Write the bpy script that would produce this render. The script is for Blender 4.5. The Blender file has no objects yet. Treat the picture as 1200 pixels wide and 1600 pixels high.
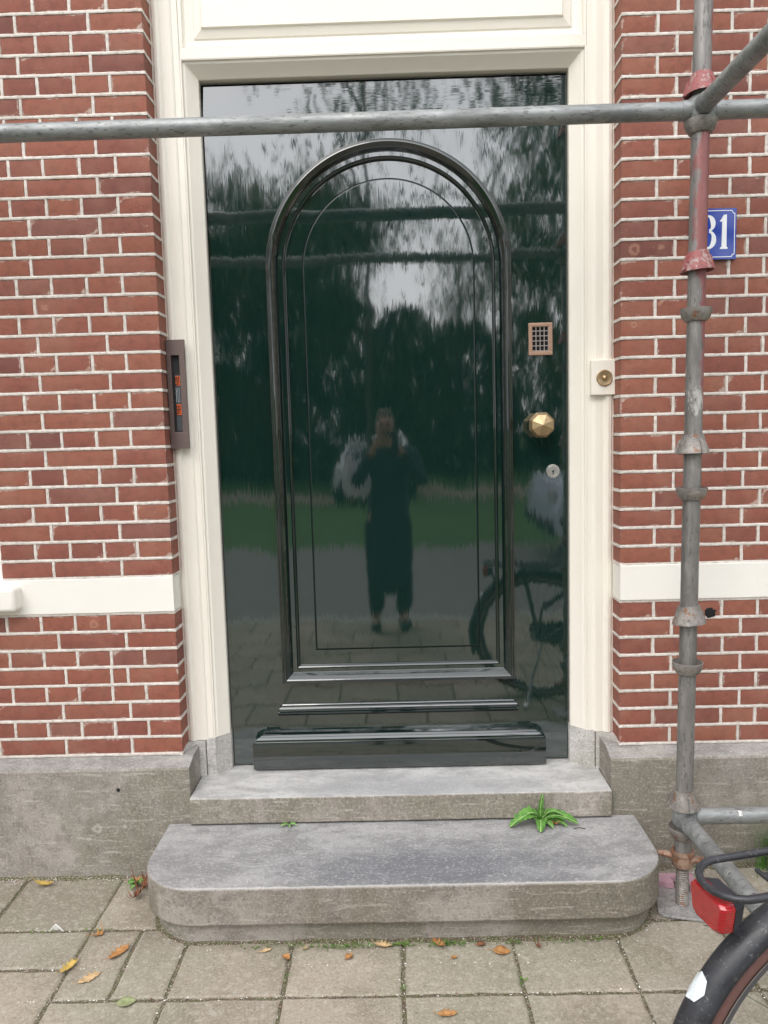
import bpy, bmesh, math, random
from mathutils import Vector, Matrix, noise
rnd = random.Random(31)
sc = bpy.context.scene
col = sc.collection
R = math.radians
# ------------------------------------------------------------------ camera
cam = bpy.data.cameras.new("camera"); camo = bpy.data.objects.new("camera", cam); col.objects.link(camo)
cam.sensor_fit = 'VERTICAL'; cam.sensor_height = 24.0; cam.lens = 24.0 * 1198.65 / 1600.0
cam.clip_start = 0.02; cam.clip_end = 1500
r_ = Vector((0.99956605, 0.01148969, -0.02712368)); u_ = Vector((0.02583248, 0.10058912, 0.99459264)); w_ = Vector((-0.01415591, 0.99486171, -0.10024866))
m = Matrix((( r_.x, u_.x, -w_.x, 0.73544), (r_.y, u_.y, -w_.y, -2.47749), (r_.z, u_.z, -w_.z, 1.04805), (0, 0, 0, 1)))
camo.matrix_world = m
sc.camera = camo
# ------------------------------------------------------------------ sky, sun, exposure
SUN_EL, SUN_ROT = 48.0, 205.0
world = bpy.data.worlds.new("World"); sc.world = world; world.use_nodes = True
wn = world.node_tree; wn.nodes.clear()
wo = wn.nodes.new('ShaderNodeOutputWorld'); bg = wn.nodes.new('ShaderNodeBackground')
sky = wn.nodes.new('ShaderNodeTexSky'); sky.sky_type = 'NISHITA'; sky.sun_disc = False
sky.sun_elevation = R(SUN_EL); sky.sun_rotation = R(SUN_ROT); sky.dust_density = 3.0; sky.air_density = 1.0
tc = wn.nodes.new('ShaderNodeTexCoord'); cl = wn.nodes.new('ShaderNodeTexNoise'); cl.inputs['Scale'].default_value = 2.2; cl.inputs['Detail'].default_value = 5
cr = wn.nodes.new('ShaderNodeValToRGB'); cr.color_ramp.elements[0].position = .25; cr.color_ramp.elements[0].color = (9.4, 9.5, 9.9, 1)
cr.color_ramp.elements[1].position = .75; cr.color_ramp.elements[1].color = (14.2, 14.1, 14.3, 1)
mx = wn.nodes.new('ShaderNodeMixRGB'); mx.inputs[0].default_value = .86
wn.links.new(tc.outputs['Generated'], cl.inputs['Vector']); wn.links.new(cl.outputs['Fac'], cr.inputs['Fac'])
wn.links.new(sky.outputs['Color'], mx.inputs[1]); wn.links.new(cr.outputs['Color'], mx.inputs[2])
# added sky glow over the park to brighten the door's reflections; dimmed elsewhere
dp = wn.nodes.new('ShaderNodeVectorMath'); dp.operation = 'DOT_PRODUCT'; dp.inputs[1].default_value = Vector((-.10, -.86, .50)).normalized()
wn.links.new(tc.outputs['Generated'], dp.inputs[0])
gl = wn.nodes.new('ShaderNodeMapRange'); gl.interpolation_type = 'SMOOTHSTEP'; gl.inputs['From Min'].default_value = .15; gl.inputs['From Max'].default_value = .98; gl.inputs['To Min'].default_value = .66; gl.inputs['To Max'].default_value = 2.3
wn.links.new(dp.outputs['Value'], gl.inputs['Value'])
ml = wn.nodes.new('ShaderNodeVectorMath'); ml.operation = 'SCALE'; wn.links.new(mx.outputs['Color'], ml.inputs[0]); wn.links.new(gl.outputs[0], ml.inputs['Scale'])
wn.links.new(ml.outputs[0], bg.inputs['Color']); bg.inputs['Strength'].default_value = 0.10
wn.links.new(bg.outputs[0], wo.inputs['Surface'])
sun = bpy.data.lights.new("sun", 'SUN'); sun.energy = 0.7; sun.angle = R(25); sun.color = (1, .96, .9)
suno = bpy.data.objects.new("sun", sun); col.objects.link(suno)
sd = Vector((math.sin(R(SUN_ROT)) * math.cos(R(SUN_EL)), math.cos(R(SUN_ROT)) * math.cos(R(SUN_EL)), math.sin(R(SUN_EL))))
suno.rotation_euler = sd.to_track_quat('Z', 'Y').to_euler()
vs = sc.view_settings
vs.view_transform = 'Standard'; vs.look = 'None'; vs.gamma = 1; vs.use_curve_mapping = False; vs.exposure = 0.42
G = -0.395                     # pavement level (z = 0 is the foot of the brickwork)

# ================================================================== material helpers
class Mat:
    def __init__(s, name, base=(.5, .5, .5), rough=.5, metal=0.0, spec=.5):
        s.m = bpy.data.materials.new(name); s.m.use_nodes = True; s.nt = s.m.node_tree
        s.b = s.nt.nodes['Principled BSDF']
        s.b.inputs['Base Color'].default_value = (*base, 1); s.b.inputs['Roughness'].default_value = rough
        s.b.inputs['Metallic'].default_value = metal; s.b.inputs['Specular IOR Level'].default_value = spec
    def n(s, t, **kw):
        x = s.nt.nodes.new(t)
        for k, v in kw.items(): setattr(x, k, v)
        return x
    def l(s, a, b): s.nt.links.new(a, b)
    def coord(s, kind='Object', scale=(1, 1, 1), rot=(0, 0, 0)):
        if kind == 'Position': o = s.n('ShaderNodeNewGeometry').outputs['Position']
        else: o = s.n('ShaderNodeTexCoord').outputs[kind]
        mp = s.n('ShaderNodeMapping'); mp.inputs['Scale'].default_value = scale; mp.inputs['Rotation'].default_value = rot
        s.l(o, mp.inputs['Vector']); return mp.outputs[0]
    def noise(s, vec, scale, detail=4, rough=.55, dist=0):
        x = s.n('ShaderNodeTexNoise'); x.inputs['Scale'].default_value = scale; x.inputs['Detail'].default_value = detail
        x.inputs['Roughness'].default_value = rough; x.inputs['Distortion'].default_value = dist
        s.l(vec, x.inputs['Vector']); return x.outputs['Fac']
    def voro(s, vec, scale, feature='F1', out='Distance'):
        x = s.n('ShaderNodeTexVoronoi', feature=feature); x.inputs['Scale'].default_value = scale
        s.l(vec, x.inputs['Vector']); return x.outputs[out]
    def ramp(s, fac, stops):
        x = s.n('ShaderNodeValToRGB'); e = x.color_ramp.elements
        while len(e) < len(stops): e.new(.5)
        for i, (p, c) in enumerate(stops):
            e[i].position = p; e[i].color = (*c, 1) if isinstance(c, tuple) else (c, c, c, 1)
        s.l(fac, x.inputs['Fac']); return x.outputs['Color']
    def mix(s, fac, a, b, mode='MIX'):
        x = s.n('ShaderNodeMixRGB', blend_type=mode)
        for i, v in enumerate((fac, a, b)):
            if isinstance(v, (int, float)): x.inputs[i].default_value = v if i == 0 else (v, v, v, 1)
            elif isinstance(v, tuple): x.inputs[i].default_value = (*v, 1)
            else: s.l(v, x.inputs[i])
        return x.outputs[0]
    def math(s, op, a, b=0.0, c=None):
        x = s.n('ShaderNodeMath', operation=op)
        for i, v in enumerate((a, b, c)):
            if v is None: continue
            if isinstance(v, (int, float)): x.inputs[i].default_value = v
            else: s.l(v, x.inputs[i])
        return x.outputs[0]
    def color(s, v): s.l(v, s.b.inputs['Base Color'])
    def rough(s, v): s.l(v, s.b.inputs['Roughness'])
    def bump(s, h, dist=.001, strength=1.0):
        x = s.n('ShaderNodeBump'); x.inputs['Distance'].default_value = dist; x.inputs['Strength'].default_value = strength
        s.l(h, x.inputs['Height']); s.l(x.outputs[0], s.b.inputs['Normal']); return x

def spots(k, c, pts, colr, v, amt=.7):
    g = k.n('ShaderNodeNewGeometry'); sp_ = k.n('ShaderNodeSeparateXYZ'); k.l(g.outputs['Position'], sp_.inputs[0]); nz = k.noise(v, 90, 5, .8)
    for (x, z, rad, ring) in pts:
        dx = k.math('SUBTRACT', sp_.outputs['X'], x); dz = k.math('SUBTRACT', sp_.outputs['Z'], z)
        d = k.math('SQRT', k.math('ADD', k.math('MULTIPLY', dx, dx), k.math('MULTIPLY', dz, dz)))
        e = k.math('ABSOLUTE', k.math('SUBTRACT', d, rad * .7)) if ring else d
        f = k.math('ADD', k.math('DIVIDE', e, rad * (.42 if ring else 1.0)), k.math('MULTIPLY', k.math('SUBTRACT', nz, .5), 3.6))
        c = k.mix(k.ramp(f, [(.55, amt), (.85, 0.0)]), c, colr)
    return c
M = {}
def simple(key, base, rough=.5, metal=0.0, var=.12, scale=30, bump=0, spec=.5):
    k = Mat(key, base, rough, metal, spec); v = k.coord()
    f = k.noise(v, scale, 4)
    k.color(k.mix(f, tuple(c * (1 - var) for c in base), tuple(min(1, c * (1 + var)) for c in base)))
    if bump: k.bump(f, bump)
    M[key] = k.m; return k

# brick: per-brick tint in attribute 'tint'
k = Mat('brick_red', rough=.82); v = k.coord('Position')
at = k.n('ShaderNodeAttribute', attribute_name='tint')
base = k.ramp(at.outputs['Fac'], [(0, (.175, .062, .048)), (.2, (.222, .073, .052)), (.45, (.256, .085, .058)), (.7, (.285, .100, .062)), (.85, (.262, .086, .056)), (1, (.220, .086, .066))])
n1 = k.noise(v, 38, 6, .65); n2 = k.noise(v, 7, 3)
c = k.mix(k.ramp(n1, [(.38, .32), (.54, 0.0)]), base, (.115, .042, .032))
c = k.mix(k.ramp(n2, [(.45, 0.0), (.65, .22)]), c, (.36, .20, .14))
vs_ = k.coord('Position', (1, 1, 1.5)); sp = k.voro(vs_, 55); spm = k.ramp(sp, [(.05, 1.0), (.10, 0.0)]); spk = k.noise(v, 13, 2)
c = k.mix(k.math('MULTIPLY', spm, k.ramp(spk, [(.5, 0.0), (.58, .75)])), c, (.50, .36, .29))
st = k.coord('Position', (1, 1, 1)); ch = k.noise(st, 21, 8, .8, .6)
c = k.mix(k.ramp(ch, [(.665, 0.0), (.70, .8)]), c, (.52, .42, .35))
dk = k.noise(k.coord('Position', (1, 1, 3)), 90, 4); c = k.mix(k.ramp(dk, [(.30, .8), (.35, 0.0)]), c, (.05, .022, .02))
sm = k.n('ShaderNodeAttribute', attribute_name='smear'); sf = k.math('ADD', sm.outputs['Fac'], k.math('MULTIPLY', k.math('SUBTRACT', k.noise(v, 75, 6, .8), .5), 1.6))
c = k.mix(k.ramp(sf, [(.80, 0.0), (1.0, .72)]), c, (.55, .45, .39))
c = spots(k, c, [(1.505, 1.603, .018, 1), (1.588, 1.608, .012, 0), (1.581, 1.443, .015, 1), (1.505, 1.372, .010, 1), (1.519, 1.396, .010, 1), (-.27, .45, .014, 1), (-.36, 1.48, .014, 0), (1.634, .29, .022, 0)], (.46, .25, .17), v, .42)
k.color(c); k.bump(k.mix(.5, n1, k.noise(v, 160, 3)), .0022, .7); M['brick'] = k.m
# mortar
k = Mat('mortar_white', rough=.9); v = k.coord('Position'); n1 = k.noise(v, 60, 6, .7); n2 = k.noise(v, 9, 4)
c = k.ramp(n1, [(.32, (.44, .38, .33)), (.48, (.66, .60, .545)), (.66, (.76, .71, .655))])
c = k.mix(k.ramp(n2, [(.35, .35), (.6, 0.0)]), c, (.38, .33, .29)); k.color(c); k.bump(n1, .002, .7); M['mortar'] = k.m
k = Mat('mortar_recess', (.30, .25, .22), .95); M['recess'] = k.m
# cream white gloss paint
k = Mat('cream_gloss_paint', rough=.36, spec=.4); v = k.coord('Position'); n1 = k.noise(v, 3, 3); n2 = k.noise(k.coord('Position', (60, 60, 3)), 4, 4)
c = k.mix(n1, (.79, .748, .660), (.85, .808, .722)); gr = k.noise(v, 45, 6, .7); c = k.mix(k.ramp(gr, [(.66, 0.0), (.74, .25)]), c, (.55, .5, .42))
k.color(c); k.bump(k.mix(.5, n2, k.noise(v, 14, 3)), .0012, .6); M['cream'] = k.m
k = Mat('white_band_paint', rough=.55); v = k.coord('Position'); n1 = k.noise(v, 5, 5); n2 = k.noise(v, 70, 5)
c = k.mix(n1, (.79, .765, .70), (.84, .82, .76)); k.color(c); k.bump(n2, .0012, .5); M['bandp'] = k.m
# dark green gloss door with brush marks
def doorpaint(name, streak=True):
    k = Mat(name, (.0055, .0200, .0165), .045); b = k.b
    b.inputs['Coat Weight'].default_value = 1.0; b.inputs['Coat Roughness'].default_value = .028; b.inputs['Coat IOR'].default_value = 2.0
    v1 = k.coord('Position', (420, 40, 13)); v2 = k.coord('Position', (12, 40, 420))
    a1 = k.noise(v1, 1.0, 3, .6); a2 = k.noise(v2, 1.0, 3, .6)
    geo = k.n('ShaderNodeNewGeometry'); sx = k.n('ShaderNodeSeparateXYZ'); k.l(geo.outputs['Position'], sx.inputs[0])
    top = k.ramp(k.math('ADD', sx.outputs['Z'], k.math('MULTIPLY', k.noise(k.coord('Position', (30, 1, 1)), 1.0, 2), .05)), [(0, 0.0), (1, 1.0)])
    mr = k.n('ShaderNodeMapRange'); mr.inputs['From Min'].default_value = 2.05; mr.inputs['From Max'].default_value = 2.10
    k.l(k.math('ADD', sx.outputs['Z'], k.math('MULTIPLY', k.noise(k.coord('Position', (30, 1, 1)), 1.0, 2), .05)), mr.inputs['Value'])
    f = k.mix(mr.outputs[0], a1, a2); lo = k.noise(k.coord('Position', (7, 7, 4)), 1.0, 2); lo2 = k.noise(k.coord('Position', (5, 5, 6)), 1.3, 2)
    amp = .0135 if streak else .006
    zz = k.math('ADD', k.math('MULTIPLY', k.math('SUBTRACT', f, .5), amp * 2.2), k.math('MULTIPLY', k.math('SUBTRACT', lo, .5), .020))
    xx = k.math('MULTIPLY', k.math('SUBTRACT', lo2, .5), .014)
    cb = k.n('ShaderNodeCombineXYZ'); k.l(xx, cb.inputs[0]); k.l(zz, cb.inputs[2])
    va = k.n('ShaderNodeVectorMath', operation='ADD'); k.l(geo.outputs['Normal'], va.inputs[0]); k.l(cb.outputs[0], va.inputs[1])
    vn = k.n('ShaderNodeVectorMath', operation='NORMALIZE'); k.l(va.outputs[0], vn.inputs[0])
    k.l(vn.outputs[0], b.inputs['Normal']); k.l(vn.outputs[0], b.inputs['Coat Normal'])
    return k.m
M['door'] = doorpaint('dark_green_gloss'); 
k = Mat('dark_green_moulding', (.0035, .011, .0095), .07); k.b.inputs['Coat Weight'].default_value = 1; k.b.inputs['Coat Roughness'].default_value = .035; k.b.inputs['Coat IOR'].default_value = 1.55
nb = k.noise(k.coord('Position'), 26, 3); k.bump(nb, .0012, .5); M['doormould'] = k.m
k = Mat('dark_green_trim', (.0035, .011, .0095), .07); k.b.inputs['Coat Weight'].default_value = 1; k.b.inputs['Coat Roughness'].default_value = .05; k.b.inputs['Coat IOR'].default_value = 1.85
k.bump(k.noise(k.coord('Position', (1, 1, 1)), 20, 3), .001, .4); M['doortrim'] = k.m
simple('groove', (.006, .016, .014), .25); simple('black_gap', (.004, .004, .004), .8)
# stone
def stone(name, lite, dark, green, top=None, polish=None, gam=1.0):
    k = Mat(name, rough=.8); v = k.coord('Position')
    a = k.noise(v, 5, 8, .65); b = k.noise(v, 26, 8, .7); c_ = k.noise(v, 130, 4, .7)
    c = k.mix(k.ramp(a, [(.42, 0.0), (.58, 1.0)]), dark, lite)
    gz = k.noise(k.coord('Position', (1, 1, .55)), 3.4, 6, .6, .4)
    c = k.mix(k.ramp(gz, [(.46, 0.0), (.56, .85)]), c, green)
    c = k.mix(k.ramp(b, [(.38, .5), (.50, 0.0)]), c, tuple(x * .66 for x in dark))
    c = k.mix(k.ramp(c_, [(.54, 0.0), (.64, .42)]), c, tuple(min(.8, x * 1.55) for x in lite))
    spk = k.ramp(k.voro(v, 95), [(.07, 1.0), (.14, 0.0)]); c = k.mix(k.math('MULTIPLY', spk, k.ramp(k.noise(v, 17, 2), [(.46, 0.0), (.55, .8)])), c, (.62, .58, .52))
    scr = k.noise(k.coord('Position', (3, 3, 26)), 3.2, 8, .75, .5); c = k.mix(k.ramp(scr, [(.56, 0.0), (.62, .55)]), c, tuple(min(.7, x * 1.45) for x in lite))
    hole = k.ramp(c_, [(.35, .7), (.41, 0.0)]); c = k.mix(hole, c, tuple(x * .4 for x in dark))
    g = k.n('ShaderNodeNewGeometry'); s = k.n('ShaderNodeSeparateXYZ'); k.l(g.outputs['True Normal'], s.inputs[0])
    if name == 'plinth_stone': c = spots(k, c, [(-.279, -.226, .016, 1), (-.186, -.221, .007, 1)], (.55, .52, .46), v, .4)
    if top:
        t1 = k.noise(k.coord('Position', (1, 2, 1)), 7, 8, .68, .3); t2 = k.noise(k.coord('Position', (.5, 7, 1)), 40, 4, .6)
        tcx = k.mix(k.ramp(t1, [(.42, 0.0), (.58, 1.0)]), tuple(x * .74 for x in top), tuple(x * 1.10 for x in top)); tcx = k.mix(k.ramp(b, [(.38, .4), (.48, 0.0)]), tcx, tuple(x * .6 for x in top))
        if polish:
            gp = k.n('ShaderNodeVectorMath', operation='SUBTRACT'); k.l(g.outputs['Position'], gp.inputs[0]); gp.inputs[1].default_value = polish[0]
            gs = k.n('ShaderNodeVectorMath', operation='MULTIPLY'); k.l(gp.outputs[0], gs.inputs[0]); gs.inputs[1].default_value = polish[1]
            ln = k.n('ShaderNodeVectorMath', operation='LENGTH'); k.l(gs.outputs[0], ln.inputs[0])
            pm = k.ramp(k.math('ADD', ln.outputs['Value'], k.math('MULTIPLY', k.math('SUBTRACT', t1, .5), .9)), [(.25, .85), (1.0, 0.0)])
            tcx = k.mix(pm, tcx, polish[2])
        tcx = k.mix(k.ramp(t2, [(.58, 0.0), (.68, .25)]), tcx, (.62, .62, .63))
        tcx = k.mix(k.ramp(c_, [(.53, 0.0), (.62, .35)]), tcx, (.60, .58, .55))
        fl = k.ramp(k.voro(v, 28), [(.05, 1.0), (.09, 0.0)]); tcx = k.mix(k.math('MULTIPLY', fl, k.ramp(k.noise(v, 11, 2), [(.5, 0.0), (.55, .8)])), tcx, (.72, .70, .66))
        if name == 'step_stone':
            sp2 = k.n('ShaderNodeSeparateXYZ'); k.l(g.outputs['Position'], sp2.inputs[0])
            ed = k.math('ADD', k.math('MULTIPLY', sp2.outputs['Y'], -40.0), k.math('MULTIPLY', k.noise(v, 30, 5, .7), .9))
            tcx = k.mix(k.math('MULTIPLY', k.ramp(k.math('SUBTRACT', ed, 17.0), [(.85, 0.0), (1.0, 1.0)]), .55), tcx, (.55, .53, .50))
        isT = k.ramp(s.outputs['Z'], [(.6, 0.0), (.85, 1.0)]); c = k.mix(isT, c, tcx)
        k.rough(k.mix(isT, .85, .55))
    k.color(c); k.bump(k.mix(.6, b, c_), .0026, .7); M[name] = k.m
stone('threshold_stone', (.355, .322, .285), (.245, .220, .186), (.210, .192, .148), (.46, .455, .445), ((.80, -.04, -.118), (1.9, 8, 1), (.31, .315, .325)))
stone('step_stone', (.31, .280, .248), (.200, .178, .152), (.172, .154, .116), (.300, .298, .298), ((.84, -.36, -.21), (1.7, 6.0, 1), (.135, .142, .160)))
stone('plinth_stone', (.355, .325, .292), (.250, .228, .200), (.198, .184, .142), (.30, .29, .272))
stone('jamb_stone', (.56, .54, .51), (.46, .44, .41), (.40, .39, .34), (.50, .48, .46))
# pavers
k = Mat('concrete_paver', rough=.92); v = k.coord('Position'); at = k.n('ShaderNodeAttribute', attribute_name='tint')
a = k.noise(v, 6, 6, .65); b = k.noise(v, 150, 4, .75); d = k.noise(v, 45, 5, .7)
c = k.ramp(at.outputs['Fac'], [(0, (.225, .198, .160)), (.35, (.295, .258, .205)), (.7, (.345, .300, .238)), (1, (.300, .270, .222))])
c = k.mix(k.ramp(a, [(.40, .6), (.56, 0.0)]), c, (.20, .175, .125))
c = k.mix(k.ramp(k.noise(v, 2.3, 4), [(.46, 0.0), (.56, .45)]), c, (.25, .25, .175))
c = k.mix(k.ramp(b, [(.37, .6), (.44, 0.0)]), c, (.14, .12, .095)); c = k.mix(k.ramp(b, [(.54, 0.0), (.63, .45)]), c, (.52, .48, .41))
c = k.mix(k.ramp(d, [(.54, 0.0), (.62, .35)]), c, (.47, .44, .38))
k.color(c); k.bump(k.mix(.5, b, d), .0020, .7); M['paver'] = k.m
k = Mat('joint_dirt', rough=.98); v = k.coord('Position'); a = k.noise(v, 25, 6, .7); b = k.noise(v, 210, 3, .8)
c = k.ramp(a, [(.36, (.085, .060, .042)), (.47, (.125, .105, .062)), (.55, (.085, .105, .035)), (.66, (.19, .145, .105))]); c = k.mix(k.ramp(b, [(.53, 0.0), (.58, .8)]), c, (.46, .39, .32))
k.color(c); k.bump(b, .006, 1); M['dirt'] = k.m
# galvanised steel
def galv(name, red=None, base=(.22, .225, .222), rust=0.0):
    k = Mat(name, rough=.45, metal=.35); v = k.coord('Position'); 
    if red is not None or name == 'galvanised_tube': v = k.coord('Position', (1, 1, .22) if red is not None else (.3, 1, 1))
    a = k.noise(v, 22, 6, .7); b = k.noise(k.coord('Position', (1, 1, .12) if red is not None else (.25, 1, 1)), 60, 5, .7); d = k.noise(v, 120, 3, .7)
    c = k.mix(k.ramp(a, [(.38, 0.0), (.62, 1.0)]), tuple(x * .72 for x in base), tuple(x * 1.22 for x in base))
    c = k.mix(k.ramp(b, [(.58, 0.0), (.68, .45)]), c, (.46, .44, .40)); c = k.mix(k.ramp(d, [(.36, .7), (.42, 0.0)]), c, (.09, .085, .08))
    if red:
        g = k.n('ShaderNodeNewGeometry'); s = k.n('ShaderNodeSeparateXYZ'); k.l(g.outputs['Position'], s.inputs[0]); nx = k.n('ShaderNodeSeparateXYZ'); k.l(g.outputs['Normal'], nx.inputs[0])
        z0, z1 = red; zz = k.math('SUBTRACT', 1.0, k.math('ABSOLUTE', k.math('DIVIDE', k.math('SUBTRACT', s.outputs['Z'], (z0 + z1) / 2), (z1 - z0) / 2)))
        f = k.math('ADD', k.math('ADD', k.math('MULTIPLY', zz, .7), k.math('MULTIPLY', nx.outputs['X'], .55)), k.math('MULTIPLY', k.math('SUBTRACT', k.noise(k.coord('Position', (1, 1, .4)), 20, 6, .7), .5), 2.2))
        rc = k.mix(a, (.20, .055, .055), (.36, .135, .13))
        c = k.mix(k.ramp(f, [(.22, 0.0), (.42, .85)]), c, rc)
    if red:
        zs = k.math('SUBTRACT', 1.0, k.math('ABSOLUTE', k.math('DIVIDE', k.math('SUBTRACT', s.outputs['Z'], 1.12), .20)))
        fs = k.math('ADD', k.math('MULTIPLY', zs, .45), k.math('MULTIPLY', k.math('SUBTRACT', k.noise(k.coord('Position', (1, 1, .35)), 34, 6, .75), .5), 2.4)); c = k.mix(k.ramp(fs, [(.42, 0.0), (.58, .75)]), c, (.58, .57, .54))
    if rust: c = k.mix(k.ramp(k.noise(v, 34, 5, .7), [(.60 - rust, 0.0), (.66 - rust, .9)]), c, (.24, .105, .055))
    k.color(c); k.rough(k.ramp(a, [(.3, .62), (.7, .40)])); k.bump(k.mix(.5, a, d), .0016, .6); M[name] = k.m
galv('galvanised_pole', (1.20, 2.10), (.215, .205, .195)); galv('galvanised_tube', None, (.25, .262, .26)); galv('worn_cup', None, (.27, .25, .23), .02); galv('rusty_steel', None, (.34, .23, .17), .10)
galv('base_plate_steel', None, (.42, .41, .41), 0)
k = Mat('red_worn_paint', rough=.55); v = k.coord('Position'); a = k.noise(v, 50, 6, .7); b = k.noise(v, 24, 6, .7)
c = k.mix(b, (.22, .055, .055), (.37, .12, .115)); c = k.mix(k.ramp(a, [(.53, 0.0), (.60, .8)]), c, (.38, .33, .31)); c = k.mix(k.ramp(k.noise(v, 110, 4, .7), [(.36, .8), (.42, 0.0)]), c, (.07, .03, .03)); k.color(c); k.bump(a, .002, .8); M['redpaint'] = k.m
k = simple('pink_plank', (.50, .30, .36), .75, 0, .35, 40, .002)
simple('bronze_plate', (.17, .125, .115), .42, .55, .15, 12, .0003); simple('dark_interior', (.012, .013, .015), .6)
simple('sticker_paper', (.05, .06, .07), .5, 0, .5, 220); simple('sticker_orange', (.75, .13, .02), .5); simple('sticker_dark', (.035, .006, .004), .5); simple('steel_flap', (.14, .15, .17), .3, .6)
k = Mat('brass', (.50, .34, .14), .3, .85); v = k.coord('Position'); a = k.noise(v, 80, 5); k.color(k.mix(a, (.36, .25, .14), (.60, .45, .26))); k.rough(k.ramp(a, [(.3, .42), (.7, .25)])); M['brass'] = k.m
simple('copper_frame', (.48, .31, .22), .38, .75, .15, 50); simple('steel_grid', (.52, .46, .42), .35, .8); simple('steel_lock', (.66, .64, .60), .28, .85, .1, 60)
simple('enamel_blue', (.010, .045, .33), .12, 0, .08, 8); simple('enamel_white', (.82, .84, .86), .15)
simple('white_plain', (.82, .81, .78), .35); simple('window_glass', (.02, .025, .03), .03, 0, .1, 4)
k = Mat('bike_black', (.02, .02, .02), .42); v = k.coord('Position'); a = k.noise(v, 9, 6, .7); b = k.noise(v, 160, 4, .7); d = k.noise(k.coord('Position', (1, 1, 6)), 38, 6, .8)
c = k.mix(k.ramp(a, [(.4, 0.0), (.6, 1.0)]), (.020, .021, .025), (.038, .040, .047)); c = k.mix(k.ramp(b, [(.60, 0.0), (.66, .5)]), c, (.22, .21, .20)); c = k.mix(k.ramp(d, [(.66, 0.0), (.69, .5)]), c, (.25, .24, .23)); k.color(c); k.rough(k.ramp(a, [(.35, .32), (.65, .55)])); M['bike_black'] = k.m
simple('tyre_brown', (.145, .072, .062), .8, 0, .2, 90, .0008); simple('tyre_stripe', (.40, .36, .35), .5); simple('rim_grey', (.10, .10, .11), .4, .3)
simple('rubber_black', (.02, .02, .02), .7); simple('chrome', (.6, .6, .6), .2, 1.0)
k = Mat('red_reflector', (.55, .012, .018), .12); k.b.inputs['Coat Weight'].default_value = .6; v = k.coord('Object'); a = k.noise(v, 60, 4); k.color(k.mix(a, (.22, .004, .007), (.50, .012, .018))); wv = k.n('ShaderNodeTexWave', bands_direction='Z'); wv.inputs['Scale'].default_value = 60; k.l(v, wv.inputs['Vector']); k.bump(wv.outputs['Fac'], .0012, .5); M['redlight'] = k.m
simple('dark_plastic', (.03, .032, .04), .45); simple('sticker_pale', (.72, .78, .82), .3, 0, .25, 90); simple('timber_board', (.30, .22, .14), .85, 0, .3, 20, .002)
def leafmat(key, a, b, tr=.25):
    k = Mat(key, a, .7); v = k.coord('Position'); n = k.noise(v, 70, 6, .7); k.color(k.mix(k.ramp(n, [(.38, 0.0), (.60, 1.0)]), a, b)); k.bump(n, .001, .4)
    k.b.inputs['Subsurface Weight'].default_value = 0; M[key] = k.m
leafmat('leaf_orange', (.26, .11, .035), (.48, .25, .09)); leafmat('leaf_brown', (.12, .045, .022), (.26, .11, .055)); leafmat('leaf_yellow', (.30, .21, .05), (.55, .38, .10))
leafmat('leaf_tan', (.40, .26, .13), (.62, .44, .24)); leafmat('leaf_pale_green', (.20, .24, .11), (.32, .35, .18)); leafmat('weed_green', (.040, .145, .016), (.12, .28, .045)); leafmat('weed_rib', (.24, .38, .13), (.34, .46, .20))
leafmat('moss_green', (.06, .13, .02), (.15, .24, .05)); leafmat('crown_green', (.050, .095, .030), (.085, .125, .040)); leafmat('crown_dark', (.050, .095, .040), (.080, .125, .052)); leafmat('crown_autumn', (.09, .075, .014), (.17, .12, .02))
simple('bark', (.08, .065, .05), .9, 0, .3, 12, .01); simple('asphalt', (.10, .10, .10), .9, 0, .25, 8); simple('asphalt_side', (.19, .185, .175), .9, 0, .2, 5); simple('kerb_stone', (.3, .29, .27), .8); simple('verge_grass', (.055, .125, .025), .95, 0, .45, 1.2); simple('park_path', (.28, .24, .19), .95, 0, .2, 2)
simple('skin', (.52, .30, .22), .5); simple('hair_grey', (.16, .13, .10), .7, 0, .3, 80); simple('coat_navy', (.018, .028, .045), .8); simple('trousers_black', (.012, .016, .022), .8); simple('cuff_brown', (.14, .075, .05), .8); simple('shoe_black', (.01, .01, .01), .4)
simple('car_silver', (.60, .66, .78), .25, .1, .03, 2); simple('car_white', (.78, .80, .84), .25, 0, .03, 2); simple('lamp_clear', (.6, .6, .62), .1)
simple('bag_film', (.75, .79, .88), .35, 0, .06, 12); simple('pebble', (.40, .35, .30), .8, 0, .5, 40)

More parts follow.
